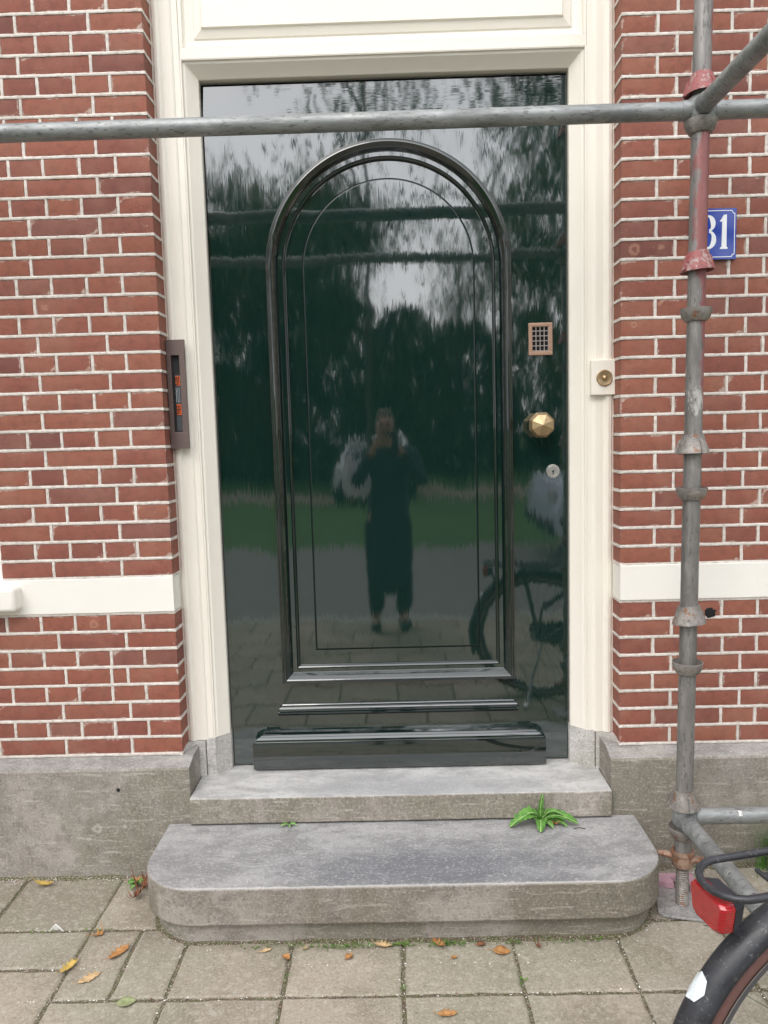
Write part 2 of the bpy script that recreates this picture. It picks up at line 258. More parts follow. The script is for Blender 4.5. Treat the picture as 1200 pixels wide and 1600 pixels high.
# ================================================================== mesh helpers
class MB:
    def __init__(s): s.v = []; s.f = []; s.mi = []; s.t = []; s.sm = {}
    def q(s, pts, mi=0, t=0.0):
        i = len(s.v); s.v += [tuple(p) for p in pts]; s.f.append(list(range(i, i + len(pts)))); s.mi.append(mi); s.t += [t] * len(pts)
    def raw(s, vs, fs, mi=0, t=0.0):
        i = len(s.v); s.v += [tuple(p) for p in vs]; s.t += [t] * len(vs)
        for f in fs: s.f.append([i + j for j in f]); s.mi.append(mi)
    def box(s, x0, x1, y0, y1, z0, z1, mi=0, t=0.0):
        s.raw([(x0, y0, z0), (x1, y0, z0), (x1, y1, z0), (x0, y1, z0), (x0, y0, z1), (x1, y0, z1), (x1, y1, z1), (x0, y1, z1)],
              [(0, 3, 2, 1), (4, 5, 6, 7), (0, 1, 5, 4), (1, 2, 6, 5), (2, 3, 7, 6), (3, 0, 4, 7)], mi, t)
    def tube(s, path, r, seg=16, mi=0, caps=True, t=0.0):
        P = [Vector(p) for p in path]; rr = r if isinstance(r, (list, tuple)) else [r] * len(P); rings = []; prev = None
        for i, p in enumerate(P):
            d = (P[min(i + 1, len(P) - 1)] - P[max(i - 1, 0)]).normalized()
            if prev is None: a = d.orthogonal().normalized()
            else: a = (prev - d * prev.dot(d)).normalized()
            prev = a; b = d.cross(a)
            rings.append([p + (a * math.cos(2 * math.pi * k / seg) + b * math.sin(2 * math.pi * k / seg)) * rr[i] for k in range(seg)])
        vs = [x for rg in rings for x in rg]; fs = []
        for i in range(len(P) - 1):
            for k in range(seg): fs.append((i * seg + k, i * seg + (k + 1) % seg, (i + 1) * seg + (k + 1) % seg, (i + 1) * seg + k))
        if caps: fs.append(tuple(reversed(range(seg)))); fs.append(tuple((len(P) - 1) * seg + k for k in range(seg)))
        s.raw(vs, fs, mi, t)
    def lathe(s, prof, origin, axis=(0, 0, 1), seg=32, mi=0, close=False, ref=None, jag=None):
        O = Vector(origin); A = Vector(axis).normalized(); a = Vector(ref) if ref else A.orthogonal().normalized(); b = A.cross(a); vs = []; fs = []; n = len(prof)
        for j, (r, h) in enumerate(prof):
            for k in range(seg):
                th = 2 * math.pi * k / seg; hh = h + (jag(k / seg, j) if jag else 0)
                vs.append(O + A * hh + (a * math.cos(th) + b * math.sin(th)) * max(r, 1e-5))
        for j in range(n - 1 if not close else n):
            j2 = (j + 1) % n
            for k in range(seg): fs.append((j * seg + k, j * seg + (k + 1) % seg, j2 * seg + (k + 1) % seg, j2 * seg + k))
        s.raw(vs, fs, mi)
    def sweep(s, rings, closed=False, capends=True, mi=0):
        n = len(rings[0]); vs = [x for r in rings for x in r]; fs = []; m_ = len(rings)
        for i in range(m_ if closed else m_ - 1):
            j = (i + 1) % m_
            for k in range(n - 1): fs.append((i * n + k, j * n + k, j * n + k + 1, i * n + k + 1))
        s.raw(vs, fs, mi)
        if capends and not closed: s.raw(rings[0], [tuple(range(n))], mi); s.raw(rings[-1], [tuple(reversed(range(n)))], mi)
    def prism(s, poly, y0, y1, plane='XZ', mi=0):
        n = len(poly)
        def P(a, b, d): return (a, d, b) if plane == 'XZ' else ((a, b, d) if plane == 'XY' else (d, a, b))
        vs = [P(a, b, y0) for a, b in poly] + [P(a, b, y1) for a, b in poly]
        fs = [tuple(range(n)), tuple(reversed(range(n, 2 * n)))] + [(i, i + n, (i + 1) % n + n, (i + 1) % n) for i in range(n)]
        s.raw(vs, fs, mi)
    def build(s, name, mats, parent=None, smooth=30, bevel=0, seg=2, tint=False, fixn=True, sub=0):
        me = bpy.data.meshes.new(name); me.from_pydata(s.v, [], s.f)
        for x in (mats if isinstance(mats, (list, tuple)) else [mats]): me.materials.append(M[x])
        me.polygons.foreach_set('material_index', s.mi)
        if tint:
            at = me.attributes.new('tint', 'FLOAT', 'POINT'); at.data.foreach_set('value', s.t)
            if s.sm:
                at = me.attributes.new('smear', 'FLOAT', 'POINT'); vals = [0.0] * len(s.v)
                for q_, x in s.sm.items(): vals[q_] = x
                at.data.foreach_set('value', vals)
        if fixn:
            bm = bmesh.new(); bm.from_mesh(me); bmesh.ops.recalc_face_normals(bm, faces=bm.faces); bm.to_mesh(me); bm.free()
        if smooth:
            me.polygons.foreach_set('use_smooth', [True] * len(me.polygons)); me.set_sharp_from_angle(angle=R(smooth))
        me.update(); o = bpy.data.objects.new(name, me); col.objects.link(o)
        if bevel:
            b = o.modifiers.new('bevel', 'BEVEL'); b.width = bevel; b.segments = seg; b.limit_method = 'ANGLE'; b.angle_limit = R(40)
        if sub:
            b = o.modifiers.new('sub', 'SUBSURF'); b.levels = sub; b.render_levels = sub
        if parent: o.parent = parent; o.matrix_parent_inverse = parent.matrix_world.inverted()
        return o
def tag(o, label, cat, group=None, kind=None):
    o['label'] = label
    if cat: o['category'] = cat
    if group: o['group'] = group
    if kind: o['kind'] = kind
    return o
def thing(name, label, cat, loc=(0, 0, 0), group=None):
    o = bpy.data.objects.new(name, None); col.objects.link(o); o.location = loc; o.matrix_world = Matrix.Translation(loc)
    return tag(o, label, cat, group)
def struct(o, label=None):
    o['kind'] = 'structure'
    if label: o['label'] = label
    return o
def lerp(a, b, t): return a + (b - a) * t

# ================================================================== THE HOUSE
house = thing('brick_house', 'red brick house front with white pointing, cream door surround and arched dark green door', 'house', (0.73, 0, G))
C = .0605; H = .1125
def jit(a): return rnd.uniform(-a, a)
def brick(mb, x0, x1, z0, z1, ysurf=0.0, left=None, right=None, depth=.012):
    # one brick: jittered front grid, rounded-off edges, side walls; left/right = depth of an exposed return face
    t = min(1, max(0, rnd.gauss(.5, .26))); nx = max(2, int((x1 - x0) / .02)); nz = 3; yo = jit(.0012); tl = jit(.0012); g = .0006
    z0 += g + abs(jit(.0007)); z1 -= g + abs(jit(.0007)); x0 += (g + abs(jit(.0008))) * (left is None); x1 -= (g + abs(jit(.0008))) * (right is None)
    n = nx + 1; V = []; F = []
    for j in range(nz + 1):
        for i in range(n):
            x = lerp(x0, x1, i / nx); z = lerp(z0, z1, j / nz) + tl * (i / nx - .5); y = ysurf + yo
            e = (i in (0, nx)) or (j in (0, nz))
            if e:
                y += .0016
                if j == 0: z += jit(.0007)
                if j == nz: z += jit(.0007)
                if i == 0: x += jit(.0012) * (left is None)
                if i == nx: x += jit(.0012) * (right is None)
            V.append((x, y, z))
    for j in range(nz):
        for i in range(nx): F.append((j * n + i, j * n + i + 1, (j + 1) * n + i + 1, (j + 1) * n + i))
    loop = [i for i in range(n)] + [j * n + nx for j in range(1, nz + 1)] + [nz * n + i for i in range(nx - 1, -1, -1)] + [j * n for j in range(nz - 1, 0, -1)]
    base = len(V)
    for q_ in loop:
        x, y, z = V[q_]; d = depth
        if left is not None and q_ % n == 0: d = left
        if right is not None and q_ % n == nx: d = right
        V.append((x, ysurf + d, z))
    L = len(loop)
    for a in range(L): b = (a + 1) % L; F.append((loop[a], base + a, base + b, loop[b]))
    i0 = len(mb.v); mb.raw(V, F, 0, t); ph = jit(9)
    for q_ in loop:
        x, y, z = V[q_]; mb.sm[i0 + q_] = max(0, min(1.0, .55 + 1.1 * noise.noise(Vector((x * 22 + ph, z * 22, ph)))))
def strip(mb, x0, x1, z0, z1, y0, y1, step=.012, horiz=True, j=.0006):
    # mortar bead
    L = (x1 - x0) if horiz else (z1 - z0); n = max(1, int(L / step)); rows = []
    for i in range(n + 1):
        t = i / n; yy = y0 + jit(.0007)
        if horiz:
            x = lerp(x0, x1, t); a = z0 + jit(j); b = z1 + jit(j); rows.append([(x, y1, a), (x, yy + .0008, a), (x, yy, a + .002), (x, yy, b - .0015), (x, yy + .001, b), (x, y1, b)])
        else:
            z = lerp(z0, z1, t); a = x0 + jit(j); b = x1 + jit(j); rows.append([(a, y1, z), (a, yy + .0008, z), (a + .002, yy, z), (b - .002, yy, z), (b, yy + .0008, z), (b, y1, z)])
    mb.sweep(rows, mi=1)
def wall_rows(mb, xa, xb, k0, k1, corner, ret=.085):
    # corner: -1 exposed arris at xa (wall lies right of opening), +1 exposed arris at xb
    jw = .0104
    for k_ in range(k0, k1):
        z0, z1 = k_ * C, (k_ + 1) * C; xs = []
        stretch = k_ % 2 == 0; first = .1675 if stretch else H - .004; pitch = 2 * H if stretch else H
        x = 0; cuts = [0.0]; x = first
        while x < (xb - xa) - .03:
            cuts.append(x + jit(.0022)); x += pitch
        if k_ == 4 and corner == 1: cuts = [0, .167, .222, .375] + [c_ + .01 for c_ in cuts if c_ > .55]
        cuts.append(xb - xa)
        zz0 = z0 + jw / 2; zz1 = z1 - jw / 2
        for i in range(len(cuts) - 1):
            a, b = cuts[i], cuts[i + 1]; ea = a == 0; eb = i == len(cuts) - 2
            if corner == 1: X0, X1 = xb - b, xb - a
            else: X0, X1 = xa + a, xa + b
            lo, hi = X0, X1
            if corner == 1: lo += 0 if eb else jw / 2; hi -= 0 if ea else jw / 2
            else: lo += 0 if ea else jw / 2; hi -= 0 if eb else jw / 2
            aj = jit(.0005)
            brick(mb, lo + (aj if corner == -1 and ea else 0), hi + (aj if corner == 1 and ea else 0), zz0, zz1, 0,
                  left=ret if (corner == -1 and ea) else None, right=ret if (corner == 1 and ea) else None)
            if not eb:
                xm = X0 if corner == 1 else X1; strip(mb, xm - jw / 2 + .0006, xm + jw / 2 - .0006, zz0 - .001, zz1 + .001, .0002, .006, .01, False)
    for k_ in range(k0, k1 + 1):
        zc = k_ * C; a = zc - jw / 2 + .0008; b = zc + jw / 2 - .0004
        strip(mb, xa, xb, a, b, -.0006, .006)
        # bed joint returning into the opening
        xr = xb if corner == 1 else xa; sgn = 1 if corner == 1 else -1; rows = []
        for i in range(9):
            y = lerp(-.0006, ret, i / 8); xx = xr + sgn * (.0022 + jit(.0006)); rows.append([(xr - sgn * .01, y, a), (xx, y, a + jit(.0008)), (xx, y, b + jit(.0008)), (xr - sgn * .01, y, b)])
        mb.sweep(rows, mi=1)
    mb.box(xa + .005, xb - .005, .0045, ret, k0 * C, k1 * C, 1)
TOPK = 60
XL, XR, WR = 0.0, 1.465, 3.6
WX0, WX1, WTOP = -1.62, -.562, 48      # window opening left of the door
mb = MB(); wall_rows(mb, -.562, XL, 10, TOPK, 1); wall_rows(mb, -2.9, XL, 0, 8, 1); wall_rows(mb, -2.9, WX0, 10, TOPK, 1); mb.box(WX0, WX1, .02, .3, WTOP * C, TOPK * C, 1)
for k_ in range(WTOP, TOPK):
    x = WX0
    while x < WX1 - .02: brick(mb, x + .004, min(x + .22, WX1), k_ * C + .004, k_ * C + .0565); x += .225
wallL = mb.build('wall', ['brick', 'mortar'], house, smooth=35, tint=True); wallL['label'] = 'red brick wall left of the door'
mb = MB(); wall_rows(mb, XR, WR, 0, 8, -1); wall_rows(mb, XR, WR, 10, TOPK, -1)
wallR = mb.build('wall', ['brick', 'mortar'], house, smooth=35, tint=True); wallR['label'] = 'red brick wall right of the door, behind the scaffold pole'
# brick wall over the doorway and solid core behind everything
mb = MB(); mb.box(-2.9, WX0, .08, .35, G, TOPK * C); mb.box(WX0, WX1, .12, .35, G, .58); mb.box(WX0, WX1, .32, .35, WTOP * C, TOPK * C); mb.box(WX1, XL - .002, .08, .35, G, TOPK * C)
mb.box(XR + .002, WR, .08, .35, G, TOPK * C); mb.box(XL + .01, XR - .01, .24, .35, G, TOPK * C); mb.build('wall', 'recess', house, smooth=0)['label'] = 'masonry core of the wall'
# white painted bands, standing between the 8th and 10th joints
def band(x0, x1, arris):
    mb = MB(); n = 60; rows = []
    za, zb = 8 * C + .004, 10 * C - .002
    for i in range(n + 1):
        x = lerp(x0, x1, i / n); a = za + jit(.0008); b = zb + jit(.0008); rows.append([(x, .08, a), (x, -.0030, a), (x, -.0042, a + .0012), (x, -.0042 , b - .0012), (x, -.0030, b), (x, .08, b)])
    mb.sweep(rows); return mb.build('painted_band', 'bandp', house, smooth=20)
band(-2.9, XL + .001, 1); band(XR - .001, WR, -1)
# hole knocked in a brick
mb = MB(); mb.lathe([(.001, -.0035), (.012, -.0035), (.016, -.0025), (.0175, .0)], (1.759, -.0, .439), (0, 1, 0), 14, jag=None)
for i, vv in enumerate(mb.v):
    a = noise.noise(Vector(vv) * 120) * .006; mb.v[i] = (vv[0] + a * 1.5, vv[1], vv[2] + noise.noise(Vector(vv) * 90 + Vector((5, 5, 5))) * .006)
mb.build('drilled_hole', 'black_gap', house, smooth=0)

# stone plinth
def plinth(x0, x1, side):
    mb = MB(); n = 40; rows = []
    for i in range(n + 1):
        x = lerp(x0, x1, i / n); w = noise.noise(Vector((x * 4, 0, 0))) * .002
        rows.append([(x, .085, G - .05), (x, -.062 + w, G - .05), (x, -.062 + w, -.030), (x, -.058 + w, -.024), (x, .004, -.0052), (x, .085, -.0052)])
    mb.sweep(rows)
    o = mb.build('stone_plinth', 'plinth_stone', house, smooth=25, bevel=.003); return o
plinth(-2.9, .037, 1)['label'] = 'weathered stone plinth left of the steps'; plinth(1.419, WR, -1)['label'] = 'weathered stone plinth behind the scaffold foot'
mb = MB(); mb.lathe([(.0005, -.0005), (.004, -.0006), (.0065, -.0006)], (-.2, -.0625, -.094), (0, 1, 0), 12); mb.build('drilled_hole', 'black_gap', house, smooth=0)

# --- cream frame: splayed lining swept round the opening, casing boards, head rail and raised panel
DX0, DX1, DZ1, DZ0, DY = .132, 1.334, 2.212, -.118, .160
lin = [(0, .235), (0, .152), (-.0015, .149), (-.0015, .138), (.002, .134), (.006, .131), (.032, .103), (.036, .101), (.040, .100), (.040, .094), (.046, .092), (.047, .235)]
def frame_path(prof, z0, corner=True):
    rows = []
    for (x, z, sx, szz) in ((DX0, z0, -1, 0), (DX0, DZ1, -1, 1), (DX1, DZ1, 1, 1), (DX1, z0, 1, 0)):
        rows.append([(x + sx * u, y, z + szz * u) for u, y in prof])
    return rows
mb = MB(); mb.sweep(frame_path(lin, .012), capends=True); 
fr = mb.build('door_frame', 'cream', house, smooth=20, bevel=.0012)
cas = [(.0465, .235), (.0465, .0925), (.064, .0915), (.067, .087), (.072, .084), (.076, .0835), (.098, .0835), (.101, .081), (.104, .076), (.112, .0735), (.1215, .076), (.127, .082), (.134, .084), (.134, .235)]
for X, sg in ((DX0, -1), (DX1, 1)):
    mb = MB(); mb.sweep([[(X + sg * u * (1.0 if u < .134 else 1.0), y, z) for u, y in cas] for z in (.012, 3.3)]); o = mb.build('casing', 'cream', fr, smooth=20, bevel=.001)
# head rail + transom panel
XA, XB = DX0 - .0462, DX1 + .0462
mb = MB(); z0h, z1h = DZ1 + .0475, 3.3
mb.box(XA, XB, .0965, .235, z0h, 2.292)
# sunk and raised panel: rings from outside inwards
def rect_ring(inset, y): a = .012 + inset; return [(XA + a, y, 2.292 + inset), (XB - a, y, 2.292 + inset), (XB - a, y, 2.66 - inset), (XA + a, y, 2.66 - inset)]
rings = [rect_ring(0, .0965), rect_ring(.0005, .108), rect_ring(.006, .112), rect_ring(.012, .112), rect_ring(.026, .118), rect_ring(.031, .118), rect_ring(.033, .114), rect_ring(.060, .106), rect_ring(.0615, .100), rect_ring(.064, .100)]
vs = [p for r in rings for p in r]; fs = []
for i in range(len(rings) - 1):
    for k_ in range(4): fs.append((i * 4 + k_, i * 4 + (k_ + 1) % 4, (i + 1) * 4 + (k_ + 1) % 4, (i + 1) * 4 + k_))
fs.append(tuple(len(rings) * 4 - 4 + k_ for k_ in range(4))); mb.raw(vs, fs)
mb.box(XA, XA + .012, .0965, .235, 2.292, 2.66); mb.box(XB - .012, XB, .0965, .235, 2.292, 2.66); mb.box(XA, XB, .0965, .235, 2.66, 3.3)
mb.build('transom_panel', 'cream', fr, smooth=20, bevel=.0012)
# stone shoes under the jambs
for X, sg in ((DX0, -1), (DX1, 1)):
    mb = MB(); sh = [(-.004, .235), (-.004, .139), (.004, .130), (.036, .098), (.041, .088), (.070, .086), (.072, .0875)]
    mb.sweep([[(X + sg * u, y, z) for u, y in sh + [(.072, .235)]] for z in (DZ0, .016)]); mb.build('stone_shoe', 'jamb_stone', fr, smooth=20, bevel=.003)
    mb = MB(); mb.sweep([[(X + sg * u, y, z) for u, y in [(.0745, .235), (.0745, .079), (.104, .078), (.118, .060), (.136, .02), (.136, .235)]] for z in (DZ0, .010)]); mb.build('stone_shoe', 'jamb_stone', fr, smooth=20, bevel=.003)
    mb = MB(); mb.box(min(X + sg * .07, X + sg * .078), max(X + sg * .07, X + sg * .078), .0905, .2, DZ0, .010); mb.build('shoe_joint', 'dirt', fr, smooth=0)
# --- door leaf
door = None
mb = MB(); mb.box(DX0 + .004, DX1 - .004, DY, DY + .045, DZ0 + .006, DZ1 - .012); mb2 = MB(); mb2.box(DX0 - .001, DX1 + .001, DY + .02, DY + .07, DZ0, DZ1 + .001)
CX, SZ = .734, 1.607
def arch(w, zb, n=40):  # closed outline, clockwise from lower left
    p = [(CX - w, zb), (CX - w, SZ)]; p += [(CX - w * math.cos(math.pi * i / n), SZ + w * math.sin(math.pi * i / n)) for i in range(1, n)]; p += [(CX + w, SZ), (CX + w, zb)]; return p
# leaf front with a sunk arched field: front face built as strips between outline and arch
mb = MB(); n = 40; wi, zbi = .352, .243
ar = arch(wi, zbi, n); X0, X1, Z0, Z1 = DX0 + .004, DX1 - .004, DZ0 + .005, DZ1 - .014
def outer(p, i):
    x, z = p
    if i == 0: return (X0, Z0)
    if i == len(ar) - 1: return (X1, Z0)
    if i == 1: return (X0, SZ)
    if i == len(ar) - 2: return (X1, SZ)
    a = math.pi * (i - 1) / n; dx, dz = -math.cos(a), math.sin(a)
    t = min((X1 - CX) / abs(dx) if abs(dx) > 1e-6 else 9, (Z1 - SZ) / dz if dz > 1e-6 else 9); return (CX + dx * t, SZ + dz * t)
out = [outer(p, i) for i, p in enumerate(ar)]
N = len(ar)
for i in range(N):
    j = (i + 1) % N; pts = [out[i], out[j], ar[j], ar[i]]
    a, b = out[i], out[j]
    if i < N - 1 and abs(a[0] - X0) < 1e-6 and abs(b[1] - Z1) < 1e-6 and a[1] < Z1 - 1e-6: pts = [a, (X0, Z1), b, ar[j], ar[i]]
    if i < N - 1 and abs(a[1] - Z1) < 1e-6 and abs(b[0] - X1) < 1e-6 and b[1] < Z1 - 1e-6: pts = [a, (X1, Z1), b, ar[j], ar[i]]
    mb.raw([(x, DY, z) for x, z in pts], [tuple(range(len(pts)))])
mb.box(X0, X1, DY + .03, DY + .05, Z0, Z1)
mb.sweep([[(x, DY, z), (x, DY + .03, z)] for x, z in ((X0, Z0), (X0, Z1), (X1, Z1), (X1, Z0))], closed=True, capends=False)
door = mb.build('door', 'door', house, smooth=0, fixn=False)
me = door.data
for p in me.polygons:
    pass
bm = bmesh.new(); bm.from_mesh(me)
for f in bm.faces:
    if abs(f.normal.y) > .99 and abs(f.calc_center_median().y - DY) < 1e-4 and f.normal.y > 0: f.normal_flip()
bm.to_mesh(me); bm.free()
door['label'] = 'glossy dark green front door with arched panel'
mb2.build('door_gap_shadow', 'black_gap', house, smooth=0)  # black sheet behind the leaf paints the shadow gap round the door
# field panel: flat margin + fine groove + inner field
mb = MB()
def arch_ring(w, zb, y, nn=n): return [(x, y, z) for x, z in arch(w, zb, nn)]
seq = [(.356, .239, DY + .013), (.2905, .296, DY + .013), (.2895, .297, DY + .0155), (.2875, .299, DY + .0155), (.2860, .3005, DY + .010), (.2835, .303, DY + .0095)]
rg = [arch_ring(*s_) for s_ in seq]
for a in range(len(rg) - 1):
    for i in range(N): j = (i + 1) % N; mb.raw([rg[a][i], rg[a][j], rg[a + 1][j], rg[a + 1][i]], [(0, 1, 2, 3)], 1 if a in (1, 2, 3, 4) else 0)
mb.raw(rg[-1], [tuple(range(N))])
o = mb.build('arched_panel', ['door', 'groove'], door, smooth=0, fixn=False)
bm = bmesh.new(); bm.from_mesh(o.data)
for f in bm.faces:
    if f.normal.y > 0: f.normal_flip()
bm.to_mesh(o.data); bm.free()
# bolection moulding
mp = [(0, .013), (.001, .004), (.004, -.001), (.0075, -.003), (.011, -.001), (.0125, .003), (.016, .006), (.021, .004), (.027, -.004), (.033, -.013), (.038, -.020), (.0405, -.022), (.043, -.026), (.047, -.0285), (.0515, -.0275), (.055, -.024), (.0565, -.018), (.0575, -.014), (.061, -.0125), (.0635, -.009), (.0645, .001)]
mb = MB(); rings = []
nA = 72
for i in range(nA + 5 - 1):
    pass
def mring(kind, a=0.0):
    r = []
    for u, h in mp:
        w = .346 + u
        if kind == 'bl': p = (CX - w, .246 - u)
        elif kind == 'br': p = (CX + w, .246 - u)
        else: p = (CX - w * math.cos(a), SZ + w * math.sin(a))
        r.append((p[0], DY + h, p[1]))
    return r
rings = [mring('bl')] + [mring('a', math.pi * i / nA) for i in range(nA + 1)] + [mring('br')]
mb.sweep(rings, closed=True, capends=False); mb.build('arch_moulding', 'doormould', door, smooth=40, fixn=True)
# thin double bead strip and block between it and the weatherboard
def hstrip(name, x0, x1, prof, mat='doortrim', mf=1.0):
    mb = MB(); rows = []
    # prof: (z, protrusion); mitred returns
    pm = max(p for z, p in prof)
    for X, sg, ys in ((x0, 1, (0, 1)), (x1, -1, (1, 0))):
        for q_ in ys: rows.append([(X + sg * (pm - p) * mf, DY + .003 if q_ == 0 else DY - p, z) for z, p in prof])
    mb.sweep(rows, capends=False); return mb.build(name, mat, door, smooth=22)
hstrip('bead_strip', .303, 1.155, [(.066, 0), (.066, .008), (.071, .019), (.079, .0245), (.083, .024), (.086, .016), (.090, .0155), (.094, .018), (.0975, .016), (.100, .008), (.104, .0085), (.1065, .0065), (.108, .001)])
hstrip('apron_panel', .3085, 1.1495, [(.0, .001), (.0, .009), (.0665, .009), (.0665, .001)], 'door', .1)
hstrip('weatherboard', .217, 1.241, [(-.112, .001), (-.112, .050), (-.109, .053), (-.0165, .053), (-.0145, .0522), (-.0140, .049), (-.0130, .0475), (-.0070, .0465), (-.0055, .0450), (.0050, .0320), (.0065, .0285), (.0130, .0265), (.0135, .001)], 'doortrim', 1.5)
# spy grille
mb = MB(); gx0, gx1, gz0, gz1 = 1.200, 1.280, 1.300, 1.407; t = .0125
for b in ((gx0, gx1, gz1 - t, gz1), (gx0, gx1, gz0, gz0 + t), (gx0, gx0 + t, gz0 + t, gz1 - t), (gx1 - t, gx1, gz0 + t, gz1 - t)): mb.box(b[0], b[1], DY - .009, DY + .001, b[2], b[3])
gr = mb.build('spy_grille', 'copper_frame', door, smooth=0, bevel=.0015)
mb = MB(); mb.box(gx0 + t - .001, gx1 - t + .001, DY - .0015, DY + .001, gz0 + t - .001, gz1 - t + .001); mb.build('grille_opening', 'black_gap', gr, smooth=0)
mb = MB()
for i in range(1, 5): x = lerp(gx0 + t, gx1 - t, i / 4 - .02); mb.box(x - .0012, x + .0012, DY - .0065, DY - .003, gz0 + t, gz1 - t)
for i in range(1, 6): z = lerp(gz1 - t, gz0 + t, i / 5 - .03); mb.box(gx0 + t, gx1 - t, DY - .0071, DY - .0040, z - .0012, z + .0012)
mb.build('grille_bars', 'steel_grid', gr, smooth=0)
# faceted brass knob
mb = MB(); kx, kz = 1.232, 1.066; O = (kx, DY, kz)
mb.lathe([(.030, .0), (.030, -.004), (.026, -.007), (.013, -.010), (.011, -.034), (.016, -.040)], O, (0, 1, 0), 24)
kn = mb.build('knob', 'brass', door, smooth=30)
mb = MB(); ref = Vector((math.cos(R(22)), 0, math.sin(R(22)))); mb.lathe([(.006, -.036), (.034, -.042), (.0455, -.056), (.036, -.074), (.001, -.086)], O, (0, 1, 0), 8, ref=tuple(ref)); mb.build('knob_head', 'brass', kn, smooth=0, bevel=.0012, seg=1)
# cylinder lock
mb = MB(); O = (1.280, DY, .908); mb.lathe([(.0235, .0), (.0235, -.005), (.0215, -.0075), (.0165, -.008), (.0160, -.0066), (.0001, -.0066)], O, (0, 1, 0), 32); lk = mb.build('lock', 'steel_lock', door, smooth=30)
mb = MB(); mb.box(1.2785, 1.2815, DY - .0073, DY - .006, .897, .907); mb.lathe([(.0001, -.0074), (.0035, -.0074), (.0036, -.006)], (1.280, DY, .908), (0, 1, 0), 12); mb.build('keyhole', 'black_gap', lk, smooth=0)

# window left of the wall (mostly out of frame): frame, glass, sill
mb = MB(); zt = WTOP * C
for b in ((WX0 + .0, WX0 + .055, .585, zt), (WX1 - .055, WX1, .585, zt), (WX0 + .055, WX1 - .055, zt - .07, zt), (WX0 + .055, WX1 - .055, .585, .66), (WX0 + .055, WX1 - .055, 1.55, 1.62)): mb.box(b[0], b[1], .03, .11, b[2], b[3])
win = mb.build('window', 'white_plain', house, smooth=0, bevel=.004); win['label'] = 'white framed window at the left edge'
mb = MB(); mb.box(WX0 + .05, WX1 - .05, .082, .088, .64, zt - .05); mb.build('pane', 'window_glass', win, smooth=0)
mb = MB(); mb.box(WX0 - .062, WX1 + .062, -.055, .03, .507, .588)
mb.build('sill', 'bandp', win, smooth=30, bevel=.014, seg=4)

# ================================================================== steps
def slab_outline(x0, x1, yb, yf, r, nn=14, wob=0.0):
    p = [(x0, yb)]
    for i in range(nn + 1):
        a = math.pi / 2 * i / nn; p.append((x0 + r - r * math.cos(a), yf + r - r * math.sin(a)))
    for i in range(1, 30): p.append((lerp(x0 + r, x1 - r, i / 30), yf + wob * noise.noise(Vector((i * .6, 2, 0)))))
    for i in range(nn + 1):
        a = math.pi / 2 * i / nn; p.append((x1 - r + r * math.sin(a), yf + r - r * math.cos(a)))
    p.append((x1, yb)); return p
th = MB(); p = [(.030, .24)] + [(lerp(.047, 1.404, i / 30), -.090 + .0015 * noise.noise(Vector((i * .5, 9, 0)))) for i in range(31)] + [(1.432, .24)]
p = [(.0385, .24), (.0385, -.058), (.0390, -.060)] + [(lerp(.0392, 1.4165, i / 30), -.090 + .0015 * noise.noise(Vector((i * .5, 9, 0)))) for i in range(31)] + [(1.4170, -.06), (1.4175, -.058), (1.4175, .24)]
th.prism(p, -.206, DZ0, 'XY'); o = th.build('door_step', 'threshold_stone', None, smooth=30, bevel=.005, seg=3)
tag(o, 'upper grey stone threshold slab directly under the green door', 'step')
st = thing('door_step', 'wide lower stone step with rounded corners standing on the pavement', 'step', (.73, -.25, G))
mb = MB(); mb.prism(slab_outline(-.037, 1.495, -.066, -.445, .175, wob=.002), -.322, -.2105, 'XY'); mb.build('tread_slab', 'step_stone', st, smooth=30, bevel=.006, seg=3)
mb = MB(); mb.prism(slab_outline(-.014, 1.473, -.066, -.408, .155), G - .03, -.324, 'XY'); mb.build('base_course', 'plinth_stone', st, smooth=30, bevel=.004)

# ================================================================== ground
mb = MB(); mb.q([(-400, -400, G - .06), (400, -400, G - .06), (400, 60, G - .06), (-400, 60, G - .06)]); struct(mb.build('ground', 'verge_grass', None, smooth=0), 'flat ground reaching to the horizon')
mb = MB(); tiles = []
def tile(x0, x1, y0, y1):
    g = .0052; x0 += g + jit(.0015); x1 -= g + jit(.0015); y0 += g + jit(.0015); y1 -= g + jit(.0015); t = rnd.random(); dz = jit(.0016); tx = jit(.004); ty = jit(.004)
    def Z(x, y): return G + dz + tx * (x - (x0 + x1) / 2) + ty * (y - (y0 + y1) / 2)
    b = .006; P = []
    def loop(ins, zo):
        pts = []; a, b_, c_, d = x0 + ins, x1 - ins, y0 + ins, y1 - ins; n_ = 7
        for i in range(n_): pts.append((lerp(a, b_, i / n_), c_))
        for i in range(n_): pts.append((b_, lerp(c_, d, i / n_)))
        for i in range(n_): pts.append((lerp(b_, a, i / n_), d))
        for i in range(n_): pts.append((a, lerp(d, c_, i / n_)))
        return [(x + j_[0], y + j_[1], Z(x, y) + zo) for (x, y), j_ in zip(pts, JJ)]
    JJ = [(jit(.0022), jit(.0022)) for _ in range(28)]
    L0 = loop(0, -.03); L1 = loop(0, -.003); L2 = loop(b, 0); n_ = 28; V = L0 + L1 + L2; F = []
    for a in range(2):
        for i in range(n_): F.append((a * n_ + i, a * n_ + (i + 1) % n_, (a + 1) * n_ + (i + 1) % n_, (a + 1) * n_ + i))
    F.append(tuple(2 * n_ + i for i in range(n_))); mb.raw(V, F, 0, t)
yR = [-.0, -.340, -.628, -.930, -1.232, -1.534, -1.836, -2.138, -2.44, -2.742, -3.044]
